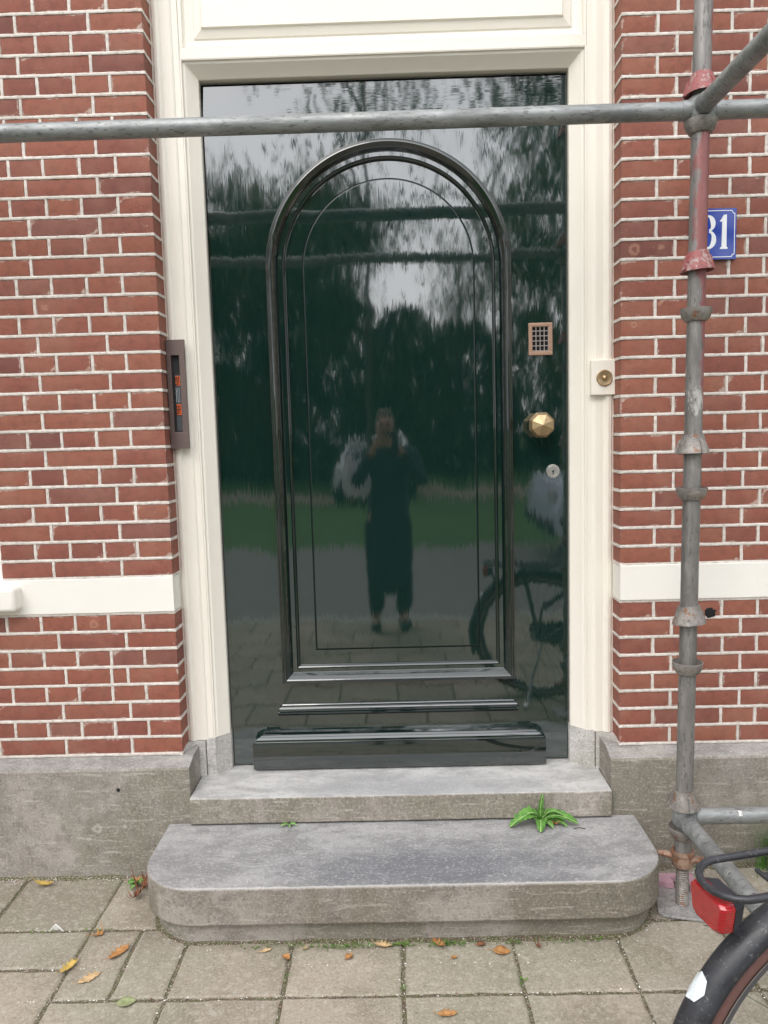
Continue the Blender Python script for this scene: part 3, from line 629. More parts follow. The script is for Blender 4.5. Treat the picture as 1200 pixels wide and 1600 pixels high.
xs = [-.515 - .305 * i for i in range(6, 0, -1)] + [-.515, -.198, .104, .411, .727, 1.040, 1.337, 1.640, 1.943, 2.246, 2.549, 2.852, 3.155, 3.458]
for r in range(len(yR) - 1):
    ya, yb = yR[r + 1], yR[r]
    for c_ in range(len(xs) - 1):
        xa, xb = xs[c_], xs[c_ + 1]; off = 0
        if r == 1 and xb <= -.19: tile(xa, xb, ya + .12, yb); continue
        if r == 1 and abs(xa + .198) < .01: tile(xa, -.045, ya, yb); tile(-.045, xb, ya, yb); continue
        if r == 2 and xb <= -.19: tile(xa, xb, ya, ya + .422); continue
        if r >= 3: off = .15 * (r % 2)
        if r == 2 and xa > -.19: off = 0
        tile(xa + off, xb + off, ya, yb)
struct(mb.build('pavement', 'paver', None, smooth=25, tint=True), 'worn concrete paving tiles in front of the steps')
mb = MB(); nx, ny = 60, 40
for i in range(nx):
    for j in range(ny):
        pass
gx = [lerp(-2.6, 3.9, i / 120) for i in range(121)]; gy = [lerp(-3.1, .0, j / 60) for j in range(61)]
V = [(x, y, G - .0048 + .0026 * noise.noise(Vector((x * 18, y * 18, 0)))) for y in gy for x in gx]; F = [(j * 121 + i, j * 121 + i + 1, (j + 1) * 121 + i + 1, (j + 1) * 121 + i) for j in range(60) for i in range(120)]
mb.raw(V, F); struct(mb.build('joint_sand', 'dirt', None, smooth=60), 'dirt filling the paving joints')
for (nm, mt, ya, yb, z, lb) in (('kerb', 'kerb_stone', -3.22, -3.06, G - .002, 'stone kerb at the edge of the pavement'), ('road', 'asphalt_side', -7.3, -3.22, G - .05, 'asphalt street in front of the house'), ('path', 'park_path', -17.6, -14.6, G - .045, 'sandy path across the grass')):
    mb = MB(); mb.box(-120, 120, ya, yb, G - .4, z); struct(mb.build(nm, mt, None, smooth=0), lb)
# dirt bank packed against the wall foot and round the step
mb = MB()
def bank(path, w, h, inward):
    rows = []
    for i, (x, y, nx_, ny_) in enumerate(path):
        a = .6 + .5 * noise.noise(Vector((x * 9, y * 9, 3))); ww = w * a; hh = h * (.6 + .6 * noise.noise(Vector((x * 14, y * 14, 8))))
        rows.append([(x - nx_ * .01, y - ny_ * .01, G + hh), (x + nx_ * ww * .35, y + ny_ * ww * .35, G + hh * .7), (x + nx_ * ww, y + ny_ * ww, G - .004)])
    mb.sweep(rows, capends=False)
bank([(lerp(-2.6, -.03, i / 120), -.062, 0, -1) for i in range(121)], .035, .010, 1)
sp = slab_outline(-.014, 1.473, -.066, -.408, .155)
pp = []
for a, b in zip(sp[:-1], sp[1:]):
    d = Vector((b[0] - a[0], b[1] - a[1])); L = d.length; d.normalize(); nn = max(1, int(L / .015))
    for i in range(nn): pp.append((lerp(a[0], b[0], i / nn), lerp(a[1], b[1], i / nn), d.y, -d.x))
bank([(x, y, nx_ * 1, ny_ * 1) for x, y, nx_, ny_ in pp], .03, .010, 1)
bank([(lerp(1.5, 3.5, i / 100), -.062, 0, -1) for i in range(101)], .05, .012, 1)
o = mb.build('dirt_bank', 'dirt', None, smooth=60); tag(o, 'packed dirt and grit along the foot of the wall and the step', None, kind='stuff')

# ================================================================== door furniture on the frame and wall
t_ = thing('letter_slot', 'narrow bronze letter slot plate on the left side of the cream frame', 'letter slot', (.034, .07, 1.2))
mb = MB(); px0, px1, pz0, pz1, sx0, sx1, sz0, sz1, PY = .003, .0625, 1.020, 1.374, .0180, .0450, 1.075, 1.324, .052
for b in ((px0, px1, sz1, pz1), (px0, px1, pz0, sz0), (px0, sx0, sz0, sz1), (sx1, px1, sz0, sz1)): mb.box(b[0], b[1], PY, PY + .016, b[2], b[3])
mb.build('face_plate', 'bronze_plate', t_, smooth=0, bevel=.0008)
mb = MB(); mb.box(sx0 - .003, sx1 + .003, PY + .0155, PY + .019, sz0 - .003, sz1 + .003); mb.build('opening', 'dark_interior', t_, smooth=0)
mb = MB(); mb.box(sx0 + .006, sx1 - .002, PY + .0125, PY + .015, 1.079, 1.13)
mb.build('inner_flap', 'steel_flap', t_, smooth=0)
stk = thing('sticker', 'dark sticker reading NEE twice in orange inside the letter slot', 'sticker', (.033, .076, 1.19))
mb = MB(); mb.box(sx0 + .008, sx1 - .002, PY + .0105, PY + .0122, 1.128, 1.262); mb.build('sticker_sheet', 'sticker_paper', stk, smooth=0)
mb = MB(); mb.box(sx0 + .009, sx1 - .003, PY + .0096, PY + .0104, 1.226, 1.258); mb.build('orange_block', 'sticker_orange', stk, smooth=0)
mb = MB(); mb.box(sx0 + .009, sx1 - .003, PY + .0096, PY + .0104, 1.131, 1.166); mb.build('orange_block', 'sticker_orange', stk, smooth=0)
def text_part(txt, size, loc, rot, mat, parent, name='lettering', ext=.0003, sx=1.0, bold=0.0):
    cu = bpy.data.curves.new(name, 'FONT'); cu.body = txt; cu.size = size; cu.extrude = ext; cu.align_x = 'CENTER'; cu.align_y = 'CENTER'; cu.offset = bold
    tmp = bpy.data.objects.new('tmp', cu); col.objects.link(tmp); dg = bpy.context.evaluated_depsgraph_get(); me = bpy.data.meshes.new_from_object(tmp.evaluated_get(dg)); bpy.data.objects.remove(tmp)
    me.materials.clear(); me.materials.append(M[mat]); me.transform(Matrix.Translation(loc) @ rot @ Matrix.Diagonal((sx, 1, 1, 1))); o = bpy.data.objects.new(name, me); col.objects.link(o)
    if parent: o.parent = parent; o.matrix_parent_inverse = parent.matrix_world.inverted()
    return o
Rf = Matrix.Rotation(R(90), 4, 'X')
Rv = Matrix.Rotation(R(-90), 4, 'Y') @ Rf
for zc in (1.242, 1.1485): text_part('NEE', .0185, (.033, PY + .0093, zc), Rv, 'sticker_dark', stk, sx=.9, bold=.0005)
mb = MB(); r2 = random.Random(4)
for row in range(3):
    P = [(.0275 + row * .0052 + r2.uniform(-.0008, .0008), PY + .0103, 1.172 + q_ * .0024) for q_ in range(21)]; mb.tube(P, .0005, 4)
mb.build('fine_print', 'sticker_pale', stk, smooth=0)
t_ = thing('doorbell', 'round brass doorbell button on a small cream block right of the door', 'doorbell', (1.428, .07, 1.213))
mb = MB(); mb.box(1.388, 1.4655, .0655, .09, 1.158, 1.272); mb.build('backing_block', 'cream', t_, smooth=0, bevel=.0025)
mb = MB(); O = (1.430, .0655, 1.213); mb.lathe([(.0262, .0), (.0262, -.004), (.0235, -.007), (.0215, -.0065), (.011, -.0055), (.0001, -.0055)], O, (0, 1, 0), 40); mb.build('bell_disc', 'brass', t_, smooth=30)
mb = MB(); mb.lathe([(.0085, -.005), (.0085, -.0085), (.0062, -.012), (.0001, -.0135)], O, (0, 1, 0), 24); mb.build('push_button', 'brass', t_, smooth=50)
# house number
t_ = thing('house_number_sign', 'blue enamel house number plate with white 31 behind the scaffold pole', 'house number', (1.737, 0, 1.64))
nx0, nx1, nz0, nz1 = 1.676, 1.818, 1.563, 1.7165
mb = MB(); vx = []; nI = 10
V = []
for j in range(nI + 1):
    for i in range(nI + 1):
        x = lerp(nx0, nx1, i / nI); z = lerp(nz0, nz1, j / nI); V.append((x, -.0075 - .0035 * (1 - (2 * i / nI - 1) ** 2), z))
nb_ = len(V); V += [(x, -.0015, z) for x, y, z in V]
F = []
for j in range(nI):
    for i in range(nI):
        a = j * (nI + 1) + i; F.append((a, a + 1, a + nI + 2, a + nI + 1)); F.append((nb_ + a, nb_ + a + nI + 1, nb_ + a + nI + 2, nb_ + a + 1))
for i in range(nI):
    a = i; F.append((a, nb_ + a, nb_ + a + 1, a + 1)); a = nI * (nI + 1) + i; F.append((a, a + 1, nb_ + a + 1, nb_ + a)); a = i * (nI + 1); F.append((a, a + nI + 1, nb_ + a + nI + 1, nb_ + a)); a = a + nI; F.append((a, nb_ + a, nb_ + a + nI + 1, a + nI + 1))
mb.raw(V, F); mb.build('plate', 'enamel_blue', t_, smooth=40)
def ysign(x): return -.0075 - .0035 * (1 - (2 * (x - nx0) / (nx1 - nx0) - 1) ** 2)
def flat(poly_rows, name='lettering'):
    mb = MB()
    for rows in poly_rows: mb.sweep([[(a[0], ysign(a[0]) - .0006, a[1]) for a in r] for r in rows], capends=False)
    bm_o = mb.build(name, 'enamel_white', t_, smooth=0); s_ = bm_o.modifiers.new('solid', 'SOLIDIFY'); s_.thickness = .0005; return bm_o
# border line with notched corners
def border(i, lw):
    a = .009; x0, x1, z0, z1 = nx0 + .006, nx1 - .005, nz0 + .006, nz1 - .006
    def pts(e):
        P = []
        for (cx_, cz_, s1, s2) in ((x0, z0, 1, 1), (x1, z0, -1, 1), (x1, z1, -1, -1), (x0, z1, 1, -1)):
            A = [(cx_ + s1 * a * math.cos(t_a), cz_ + s2 * a * math.sin(t_a)) for t_a in [math.pi / 2 * q_ / 5 for q_ in range(6)]]
            # notch curve: arc centred at the corner, radius a (grown by e inside)
            A = [(cx_ + s1 * (a + e) * math.cos(t_a), cz_ + s2 * (a + e) * math.sin(t_a)) for t_a in [math.pi / 2 * q_ / 5 for q_ in range(6)]]
            A = [(min(max(px_, x0 + e), x1 - e), min(max(pz_, z0 + e), z1 - e)) for px_, pz_ in A]
            if (s1, s2) in ((1, 1), (-1, -1)): A = A[::-1]
            P += A
        return P
    return [list(t) for t in zip(pts(0), pts(lw))]
bp = border(0, .0022); bp.append(bp[0])
def dens(pairs):
    out_ = []
    for (a, b), (c_, d) in zip(pairs[:-1], pairs[1:]):
        for i in range(6): t = i / 6; out_.append([(lerp(a[0], c_[0], t), lerp(a[1], c_[1], t)), (lerp(b[0], d[0], t), lerp(b[1], d[1], t))])
    out_.append(pairs[-1]); return out_
flat([dens(bp)], 'border_line')
# digit 1 (flag, stem, foot serif)
one = [[(1.7665, 1.594), (1.7665, 1.597)], [(1.7675, 1.594), (1.7675, 1.5985)], [(1.771, 1.594), (1.771, 1.6005)], [(1.7725, 1.594), (1.7725, 1.683)], [(1.7755, 1.594), (1.7755, 1.6865)], [(1.777, 1.594), (1.777, 1.6965)], [(1.7865, 1.594), (1.7865, 1.6975)], [(1.7868, 1.594), (1.7868, 1.601)], [(1.790, 1.594), (1.790, 1.598)], [(1.7905, 1.594), (1.7905, 1.597)]]
flag = [[(1.7655, 1.6755), (1.7655, 1.679)], [(1.770, 1.6765), (1.770, 1.684)], [(1.7725, 1.676), (1.7725, 1.689)], [(1.7775, 1.675), (1.7775, 1.6965)]]
# digit 3
def arcs(cx_, cz_, rx, rz, a0, a1, w0, w1, wm, nn=18):
    rows = []
    for i in range(nn + 1):
        t = i / nn; a = lerp(R(a0), R(a1), t); w = lerp(w0, w1, t) + wm * math.sin(math.pi * t); c_, s_ = math.cos(a), math.sin(a)
        rows.append([(cx_ + rx * c_, cz_ + rz * s_), (cx_ + (rx - w) * c_, cz_ + (rz - min(w, .007) * (1 if abs(s_) > .5 else 1)) * s_)])
    return rows
three = [arcs(1.729, 1.6715, .0225, .0252, 165, -80, .006, .007, .0095), arcs(1.729, 1.6225, .0255, .0285, 82, -168, .007, .006, .0095)]
flat([one, flag] + three)
# ================================================================== scaffold
scf = thing('scaffold', 'galvanised tube scaffold standing in front of the house with red-painted couplers', 'scaffold', (1.57, -.28, G))
SY = -.28
def sxz(z): return 1.574 + .0112 * (z + .13)
def cup_low(mb, x, y, z):
    mb.lathe([(.0245, -.022), (.031, -.020), (.0385, -.008), (.0425, .004), (.0435, .014), (.0412, .0145), (.0395, .006), (.030, -.006), (.0245, -.008)], (x, y, z), (0, 0, 1), 36)
def cup_top(mb, x, y, z, ang=0, tilt=0):
    def jag(f, j): 
        a = (f * 2 * math.pi + ang); return tilt * math.cos(a) + (.0045 * (1 if (math.sin(a * 2) > .2) else 0) if j in (2, 3) else 0)
    mb.lathe([(.0248, .030), (.0300, .031), (.0335, .010), (.0440, -.017), (.0455, -.022), (.0430, -.022), (.0315, .006), (.0248, .012)], (x, y, z), (0, 0, 1), 48, jag=jag)
    for a in (ang + .4, ang + 2.6, ang + 4.5):
        c_, s_ = math.cos(a), math.sin(a); X, Y = x + c_ * .038, y + s_ * .038
        mb.raw([(X + s_ * .006 - c_ * .006, Y - c_ * .006 - s_ * .006, z - .014), (X - s_ * .006 - c_ * .006, Y + c_ * .006 - s_ * .006, z - .014), (X - s_ * .006 + c_ * .0115, Y + c_ * .006 + s_ * .0115, z - .020), (X + s_ * .006 + c_ * .0115, Y - c_ * .006 + s_ * .0115, z - .020),
                (X + s_ * .005 - c_ * .006, Y - c_ * .005 - s_ * .006, z + .020), (X - s_ * .005 - c_ * .006, Y + c_ * .005 - s_ * .006, z + .020), (X - s_ * .005 + c_ * .001, Y + c_ * .005 + s_ * .001, z + .016), (X + s_ * .005 + c_ * .001, Y - c_ * .005 + s_ * .001, z + .016)],
               [(0, 3, 2, 1), (4, 5, 6, 7), (0, 1, 5, 4), (1, 2, 6, 5), (2, 3, 7, 6), (3, 0, 4, 7)])
def standard(x_of, y, main):
    mb = MB(); path = [(x_of(lerp(-.235, 3.6, i / 40)), y, lerp(-.235, 3.6, i / 40)) for i in range(41)]; mb.tube(path, .0243, 28, caps=True)
    s_ = mb.build('standard', 'galvanised_pole' if main else 'galvanised_tube', scf, smooth=40)
    for z in (-.155, .350, .860, 1.360, 1.862, 2.362, 2.862, 3.362):
        mb = MB(); cup_low(mb, x_of(z), y, z); mb.build('bottom_cup', 'worn_cup', s_, smooth=40)
    for z, mt, an, tl in ((-.055, 'worn_cup', .3, .002), (.500, 'worn_cup', 1.7, .004), (.992, 'worn_cup', 2.4, .003), (1.497, 'redpaint', .9, .003), (1.960, 'redpaint', 2.6, .006), (2.46, 'redpaint', 1, .002), (2.95, 'redpaint', 1, .002)):
        mb = MB(); cup_top(mb, x_of(z), y, z, an, tl); mb.build('top_cup', mt, s_, smooth=35)
    return s_
s1 = standard(sxz, SY, True); s2 = standard(lambda z: 1.60, -1.035, False)
s3 = standard(lambda z: -.93, SY, False); s4 = standard(lambda z: -.93, -1.035, False)
def tube_part(a, b, r=.0243, mat='galvanised_tube', dents=True):
    mb = MB(); A, B = Vector(a), Vector(b); n_ = 24; mb.tube([A.lerp(B, i / n_) for i in range(n_ + 1)], r, 28)
    # forged blades at the ends
    d = (B - A).normalized()
    for P, s_ in ((A, 1), (B, -1)):
        mb.tube([P - d * s_ * .004, P + d * s_ * .006, P + d * s_ * .03], [.018, .0275, .0262], 28)
    return mb.build('ledger', mat, scf, smooth=40)
LZ = 1.902; xj = sxz(LZ)
l1 = tube_part((-.90, SY - .0, LZ + .001), (xj - .026, SY, LZ)); l1['label'] = 'horizontal tube crossing in front of the top of the door'
tube_part((xj + .026, SY + .0, LZ), (3.4, SY, LZ + .004))
tr = tube_part((xj - .004, SY - .028, LZ + .004), (1.60, -1.01, LZ + .004)); tr.name = 'transom'; tr['label'] = 'tube running from the wall side toward the street at head height'
tube_part((-.90, -1.035, LZ), (1.575, -1.035, LZ)); tube_part((1.625, -1.035, LZ), (3.4, -1.035, LZ)); t2 = tube_part((-.93, SY - .028, LZ), (-.93, -1.01, LZ)); t2.name = 'transom'
lz = -.1095; xb_ = sxz(lz); tube_part((xb_ + .026, SY, lz), (3.4, SY, lz)); t3 = tube_part((xb_ + .002, SY - .027, lz - .008), (1.60, -1.01, lz - .004)); t3.name = 'transom'; t3['label'] = 'tube running from the scaffold foot toward the bicycle'
# swollen coupler where ledger, transom and pole meet
mb = MB(); mb.lathe([(.0245, .036), (.034, .032), (.0395, .016), (.0405, -.014), (.034, -.028), (.0245, -.03)], (xj, SY, LZ), (0, 0, 1), 36); mb.build('coupler', 'galvanised_tube', scf, smooth=50)
mb = MB(); mb.lathe([(.0245, .030), (.031, .028), (.034, .014), (.034, -.012), (.031, -.024), (.0245, -.026)], (xb_, SY, lz), (0, 0, 1), 36); mb.build('coupler', 'galvanised_tube', scf, smooth=50)
# jack: thread, nut with wings, base plate
for (jx, jy, mn) in ((1.572, SY, True), (1.60, -1.035, False), (-.93, SY, False), (-.93, -1.035, False)):
    jk = None; mb = MB(); prof = [(.0001, -.386)]; z = -.386
    while z < -.20: prof += [(.0172, z), (.0192, z + .0022), (.0192, z + .0036), (.0172, z + .0058)]; z += .0066
    prof.append((.0001, z)); mb.lathe(prof, (jx, jy, 0), (0, 0, 1), 24); jk = mb.build('base_jack', 'worn_cup', scf, smooth=30)
    mb = MB(); mb.lathe([(.021, -.262), (.029, -.262), (.031, -.256), (.032, -.240), (.030, -.228), (.034, -.224), (.033, -.216), (.0255, -.214), (.0255, -.218)], (jx, jy, 0), (0, 0, 1), 24)
    for sg in (1, -1):
        dx, dy = math.cos(R(-24)) * sg, math.sin(R(-24)) * sg
        P = [(jx + dx * .026, jy + dy * .026, -.238), (jx + dx * .05, jy + dy * .05, -.236), (jx + dx * .082, jy + dy * .082, -.238)]; mb.tube(P, [.0125, .0105, .0065], 8)
    mb.build('wing_nut', 'rusty_steel', jk, smooth=30)
    mb = MB(); a = R(-14); s_ = .075; c_ = .014; pts = [(-s_, -s_ + c_), (-s_ + c_, -s_), (s_ - c_, -s_), (s_, -s_ + c_), (s_, s_ - c_), (s_ - c_, s_), (-s_ + c_, s_), (-s_, s_ - c_)]
    mb.prism([(jx + .004 + x * math.cos(a) - y * math.sin(a), jy + .004 + x * math.sin(a) + y * math.cos(a)) for x, y in pts], G + .002, G + .0095, 'XY'); mb.build('base_plate', 'base_plate_steel', jk, smooth=0, bevel=.0012)
mb = MB(); mb.sweep([[(1.733 + .010 * math.sin(a * 1.0) * (1 if a < 3.3 else .6) - .004, SY - .0252 * math.cos(R(t_)), lz + .0252 * math.sin(R(t_))) for t_ in (58, 46, 34, 22)] for a in (0, .8, 1.57, 2.6)], capends=False)
mb.build('paint_drip', 'white_plain', scf, smooth=60)
# scraps by the foot
def scrap(name, label, poly, z0, z1, mat, tilt=None):
    mb = MB(); mb.prism(poly, z0, z1, 'XY'); o = mb.build(name, mat, None, smooth=0, bevel=.002); tag(o, label, 'scrap'); return o
scrap('plank_offcut', 'pink painted wood offcut lying behind the scaffold base plate', [(1.505, -.150), (1.520, -.190), (1.575, -.208), (1.575, -.17), (1.620, -.170), (1.618, -.225), (1.640, -.228), (1.652, -.150)], G + .0105, G + .030, 'pink_plank')

# ================================================================== bicycle
bth = .2251; BA = Vector((1.4925, -1.2684, 0)); WR_, wz = .345, G + .345
bh = Vector((math.cos(bth), math.sin(bth), 0)); bs = Vector((math.sin(bth), -math.cos(bth), 0)); bz = Vector((0, 0, 1))
bike = thing('bicycle', 'black city bicycle with red rear light and carrier parked by the scaffold foot', 'bicycle', (BA.x + .5, BA.y + .1, G))
def bp_(f, o_, z): return BA + bh * f + bs * o_ + bz * z   # forward, sideways (toward street), height above pavement datum z=0
def wheel(f0):
    c_ = bp_(f0, 0, wz); mb = MB(); seg = 96; pr = []
    nn = 14
    for i in range(nn): a = 2 * math.pi * i / nn; pr.append((.323 + .0205 * math.cos(a), .0205 * math.sin(a)))
    mb.lathe(pr, c_, bs, seg, close=True); w = mb.build('wheel', 'tyre_brown', bike, smooth=40)
    mb = MB(); 
    for sg in (1, -1): mb.lathe([(.3085, sg * .0168), (.3150, sg * .0208)], c_, bs, seg)
    mb.build('reflective_stripe', 'tyre_stripe', w, smooth=0)
    mb = MB()
    for i in range(110):
        a = 2 * math.pi * i / 110
        for sg in (1, -1):
            d1 = bh * math.cos(a) + bz * math.sin(a); d2 = -bh * math.sin(a) + bz * math.cos(a)
            P = [c_ + d1 * .3385 + bs * sg * .0168, c_ + d1 * .3435 + bs * sg * .0085]; mb.q([P[0] - d2 * .001, P[0] + d2 * .001, P[1] + d2 * .001, P[1] - d2 * .001])
    mb.build('tread_cuts', 'rubber_black', w, smooth=0)
    mb = MB(); mb.lathe([(.306, .012), (.306, -.012), (.292, -.010), (.286, 0), (.292, .010)], c_, bs, seg, close=True); mb.build('rim', 'rim_grey', w, smooth=40)
    mb = MB(); mb.tube([c_ + bs * .035, c_ - bs * .035], .022, 16); mb.build('hub', 'chrome', w, smooth=40)
    mb = MB()
    for i in range(36):
        a = 2 * math.pi * i / 36; a2 = a + (.5 if i % 4 < 2 else -.5); sg = 1 if i % 2 else -1
        mb.tube([c_ + (bh * math.cos(a2) + bz * math.sin(a2)) * .02 + bs * sg * .028, c_ + (bh * math.cos(a) + bz * math.sin(a)) * .290], .001, 5)
    mb.build('spokes', 'chrome', w, smooth=0); return w
wheel(0); wheel(1.08)
def fender(f0, a0, a1, RO=.372):
    c_ = bp_(f0, 0, wz); mb = MB(); rows = []; nn = 60
    for i in range(nn + 1):
        a = lerp(R(a0), R(a1), i / nn); d = bh * math.cos(a) + bz * math.sin(a); row = []
        for j in range(9):
            b = lerp(-1, 1, j / 8); row.append(c_ + d * (RO - .019 * b * b - .006 * b ** 4) + bs * .031 * b)
        rows.append(row)
    mb.sweep(rows, capends=False); o = mb.build('mudguard', 'bike_black', bike, smooth=60); s_ = o.modifiers.new('solid', 'SOLIDIFY'); s_.thickness = .0018; return o, c_
fd, fc = fender(0, 30, 200); fender(1.08, 40, 185)
# pale sticker on the mudguard
mb = MB(); rows = []
outl = [(.02, .25), (.12, .8), (.5, .98), (.88, .82), (1.0, .35), (.82, -.02), (.3, -.08)]
ctr = None; V = []
def fp(a, b): d = bh * math.cos(a) + bz * math.sin(a); return fc + d * (.3738 - .019 * b * b - .006 * b ** 4) + bs * .031 * b
a0, a1 = R(149.5), R(141)
for q_ in range(5):
    rr_ = q_ / 4 * .9
    for (s_, t_s) in outl: V.append(fp(lerp(a0, a1, .5 + (s_ - .5) * rr_), lerp(-.80, .50, .5 + (t_s - .42) * rr_)))
F = []
for q_ in range(1, 4):
    for i in range(7): F.append((q_ * 7 + i, q_ * 7 + (i + 1) % 7, (q_ + 1) * 7 + (i + 1) % 7, (q_ + 1) * 7 + i))
F.append(tuple(7 + i for i in range(7))); mb.raw(V, F); o = mb.build('sticker_patch', 'sticker_pale', fd, smooth=0)
# carrier
mb = MB(); cz = wz + .385; hw = .055; b0 = -.292
loop_ = [bp_(.16, -hw, cz + .0)] + [bp_(lerp(.16, b0 + .05, i / 6), -hw, cz) for i in range(1, 7)] + [bp_(b0 + .05 - .05 * math.sin(math.pi * i / 10) ** 1, -hw * math.cos(math.pi * i / 10), cz - .004 * math.sin(math.pi * i / 10)) for i in range(1, 10)] + [bp_(lerp(b0 + .05, .16, i / 6), hw, cz) for i in range(0, 7)]
mb.tube(loop_, .0064, 12); mb.tube([bp_(.12, 0, cz - .002), bp_(-.19, 0, cz - .003)], .004, 8); mb.tube([bp_(-.19, -.014, cz - .002), bp_(-.19, hw, cz - .003)], .004, 8); mb.tube([bp_(-.10, -hw, cz), bp_(-.10, hw, cz)], .005, 8)
mb.tube([bp_(-.05, -hw, cz), bp_(-.1, .005, cz - .05), bp_(-.14, .0, cz - .055)], .0035, 8)
for sg in (1, -1): mb.tube([bp_(-.08, sg * hw, cz), bp_(-.005, sg * .062, wz)], .0055, 10)
cr_ = mb.build('carrier', 'bike_black', bike, smooth=50)
# rear light
lt0 = bp_(-.285, -.004, cz - .022)
def LP(f, o_, z): return lt0 + bh * f + bs * o_ + bz * z
mb = MB(); fr_ = [(-.043, -.002), (-.037, .004), (.037, .004), (.043, -.003), (.036, -.044), (.024, -.051), (-.024, -.051), (-.036, -.044)]
V = [LP(-.006, x * .88, z * .9) for x, z in fr_] + [LP(.002, x, z) for x, z in fr_] + [LP(.018, x, z) for x, z in fr_]; n_ = 8
F = [tuple(range(n_))] + [(a * n_ + i, a * n_ + (i + 1) % n_, (a + 1) * n_ + (i + 1) % n_, (a + 1) * n_ + i) for a in range(2) for i in range(n_)]; mb.raw(V, F)
lt = mb.build('rear_light', 'redlight', bike, smooth=20, bevel=.0015)
mb = MB(); V = [LP(.018, x * 1.02, z * 1.02) for x, z in fr_] + [LP(.040, x * .8, z * .8) for x, z in fr_]; mb.raw(V, [tuple(range(n_, 2 * n_))] + [(i, (i + 1) % n_, n_ + (i + 1) % n_, n_ + i) for i in range(n_)]); mb.build('light_housing', 'dark_plastic', lt, smooth=20, bevel=.001)
mb = MB(); mb.tube([LP(.035, 0, -.02), bp_(-.232, 0, wz + .288)], .006, 8); mb.build('light_bracket', 'dark_plastic', lt, smooth=40)
# frame, saddle, handlebar, chain case (right of the picture edge)
mb = MB(); bb = bp_(.46, 0, G + .29); seat = bp_(.28, 0, G + .78); head = bp_(.92, 0, G + .88); hb = bp_(.96, 0, G + .68)
mb.tube([bb, seat], .016, 12); mb.tube([head, hb], .018, 12); mb.tube([hb + bz * .03, bp_(.74, 0, G + .42), bb], .019, 12); mb.tube([head - bz * .08, bp_(.62, 0, G + .6), bp_(.39, 0, G + .5)], .015, 12)
for sg in (1, -1):
    mb.tube([bb + bs * sg * .02, bp_(0, sg * .06, wz)], .010, 8); mb.tube([seat - bz * .1, bp_(.02, sg * .055, wz + .15), bp_(0, sg * .06, wz)], .008, 8)
    mb.tube([hb, bp_(.99, sg * .05, wz + .33), bp_(1.08, sg * .055, wz)], .011, 8)
mb.build('frame', 'bike_black', bike, smooth=50)
mb = MB(); mb.tube([seat, bp_(.25, 0, G + .93)], .0125, 12); sp_ = mb.build('seat_post', 'chrome', bike, smooth=50)
mb = MB(); mb.tube([bp_(.12, 0, G + .955), bp_(.16, 0, G + .965), bp_(.24, 0, G + .96), bp_(.33, 0, G + .955), bp_(.42, 0, G + .95)], [.05, .095, .075, .035, .02], 16)
for i, v_ in enumerate(mb.v): mb.v[i] = (v_[0], v_[1], G + .95 + (v_[2] - (G + .95)) * .42)
mb.build('saddle', 'rubber_black', bike, smooth=60)
mb = MB(); mb.tube([head, bp_(.88, 0, G + 1.03)], .012, 12); mb.tube([bp_(.66, -.30, G + 1.02), bp_(.76, -.28, G + 1.04), bp_(.88, -.12, G + 1.05), bp_(.90, 0, G + 1.04), bp_(.88, .12, G + 1.05), bp_(.76, .28, G + 1.04), bp_(.66, .30, G + 1.02)], .011, 12); hbr = mb.build('handlebar', 'chrome', bike, smooth=50)
for sg in (1, -1):
    mb = MB(); mb.tube([bp_(.63, sg * .303, G + 1.018), bp_(.75, sg * .285, G + 1.04)], .0165, 12); mb.build('grip', 'rubber_black', hbr, smooth=50)
mb = MB(); c0 = bp_(0, .066, wz); c1 = bp_(.46, .066, G + .29)
pr = []
for i in range(25): a = R(90 + 180 * i / 24); pr.append((0 + .055 * math.cos(a), wz + .055 * math.sin(a)))
for i in range(25): a = R(-90 + 180 * i / 24); pr.append((.46 + .105 * math.cos(a), G + .29 + .105 * math.sin(a)))
V = [bp_(f, .060, z) for f, z in pr] + [bp_(f, .085, z) for f, z in pr]; n_ = len(pr); mb.raw(V, [tuple(range(n_)), tuple(range(n_, 2 * n_))] + [(i, (i + 1) % n_, n_ + (i + 1) % n_, n_ + i) for i in range(n_)]); mb.build('chain_case', 'bike_black', bike, smooth=30, bevel=.004)
for sg, a in ((1, -35), (-1, 145)):
    e = c1 + bs * (.03 if sg > 0 else -.16) + bh * .17 * math.cos(R(a)) + bz * .17 * math.sin(R(a)); s0 = c1 + bs * (.03 if sg > 0 else -.16); mb = MB(); mb.tube([s0, e], .008, 8); mb.tube([s0, c1], .012, 8); ck = mb.build('crank', 'chrome', bike, smooth=40)
    mb = MB(); E = e + bs * (.05 if sg > 0 else -.05); V = [E + bh * x + bs * y + bz * z for x in (-.045, .045) for y in (-.035, .035) for z in (-.01, .01)]; mb.raw(V, [(0, 1, 3, 2), (4, 6, 7, 5), (0, 4, 5, 1), (2, 3, 7, 6), (0, 2, 6, 4), (1, 5, 7, 3)]); mb.build('pedal', 'rubber_black', ck, smooth=0)
mb = MB(); mb.tube([bp_(.02, -.07, wz - .02), bp_(-.05, -.16, G + .02), bp_(-.07, -.2, G + .008)], .008, 8); mb.build('kickstand', 'chrome', bike, smooth=40)
mb = MB(); mb.lathe([(.001, 0), (.03, .004), (.045, .03), (.05, .05), (.048, .052), (.0, .06)], bp_(1.02, 0, G + .80), bh, 20); mb.build('headlight', 'lamp_clear', bike, smooth=50)

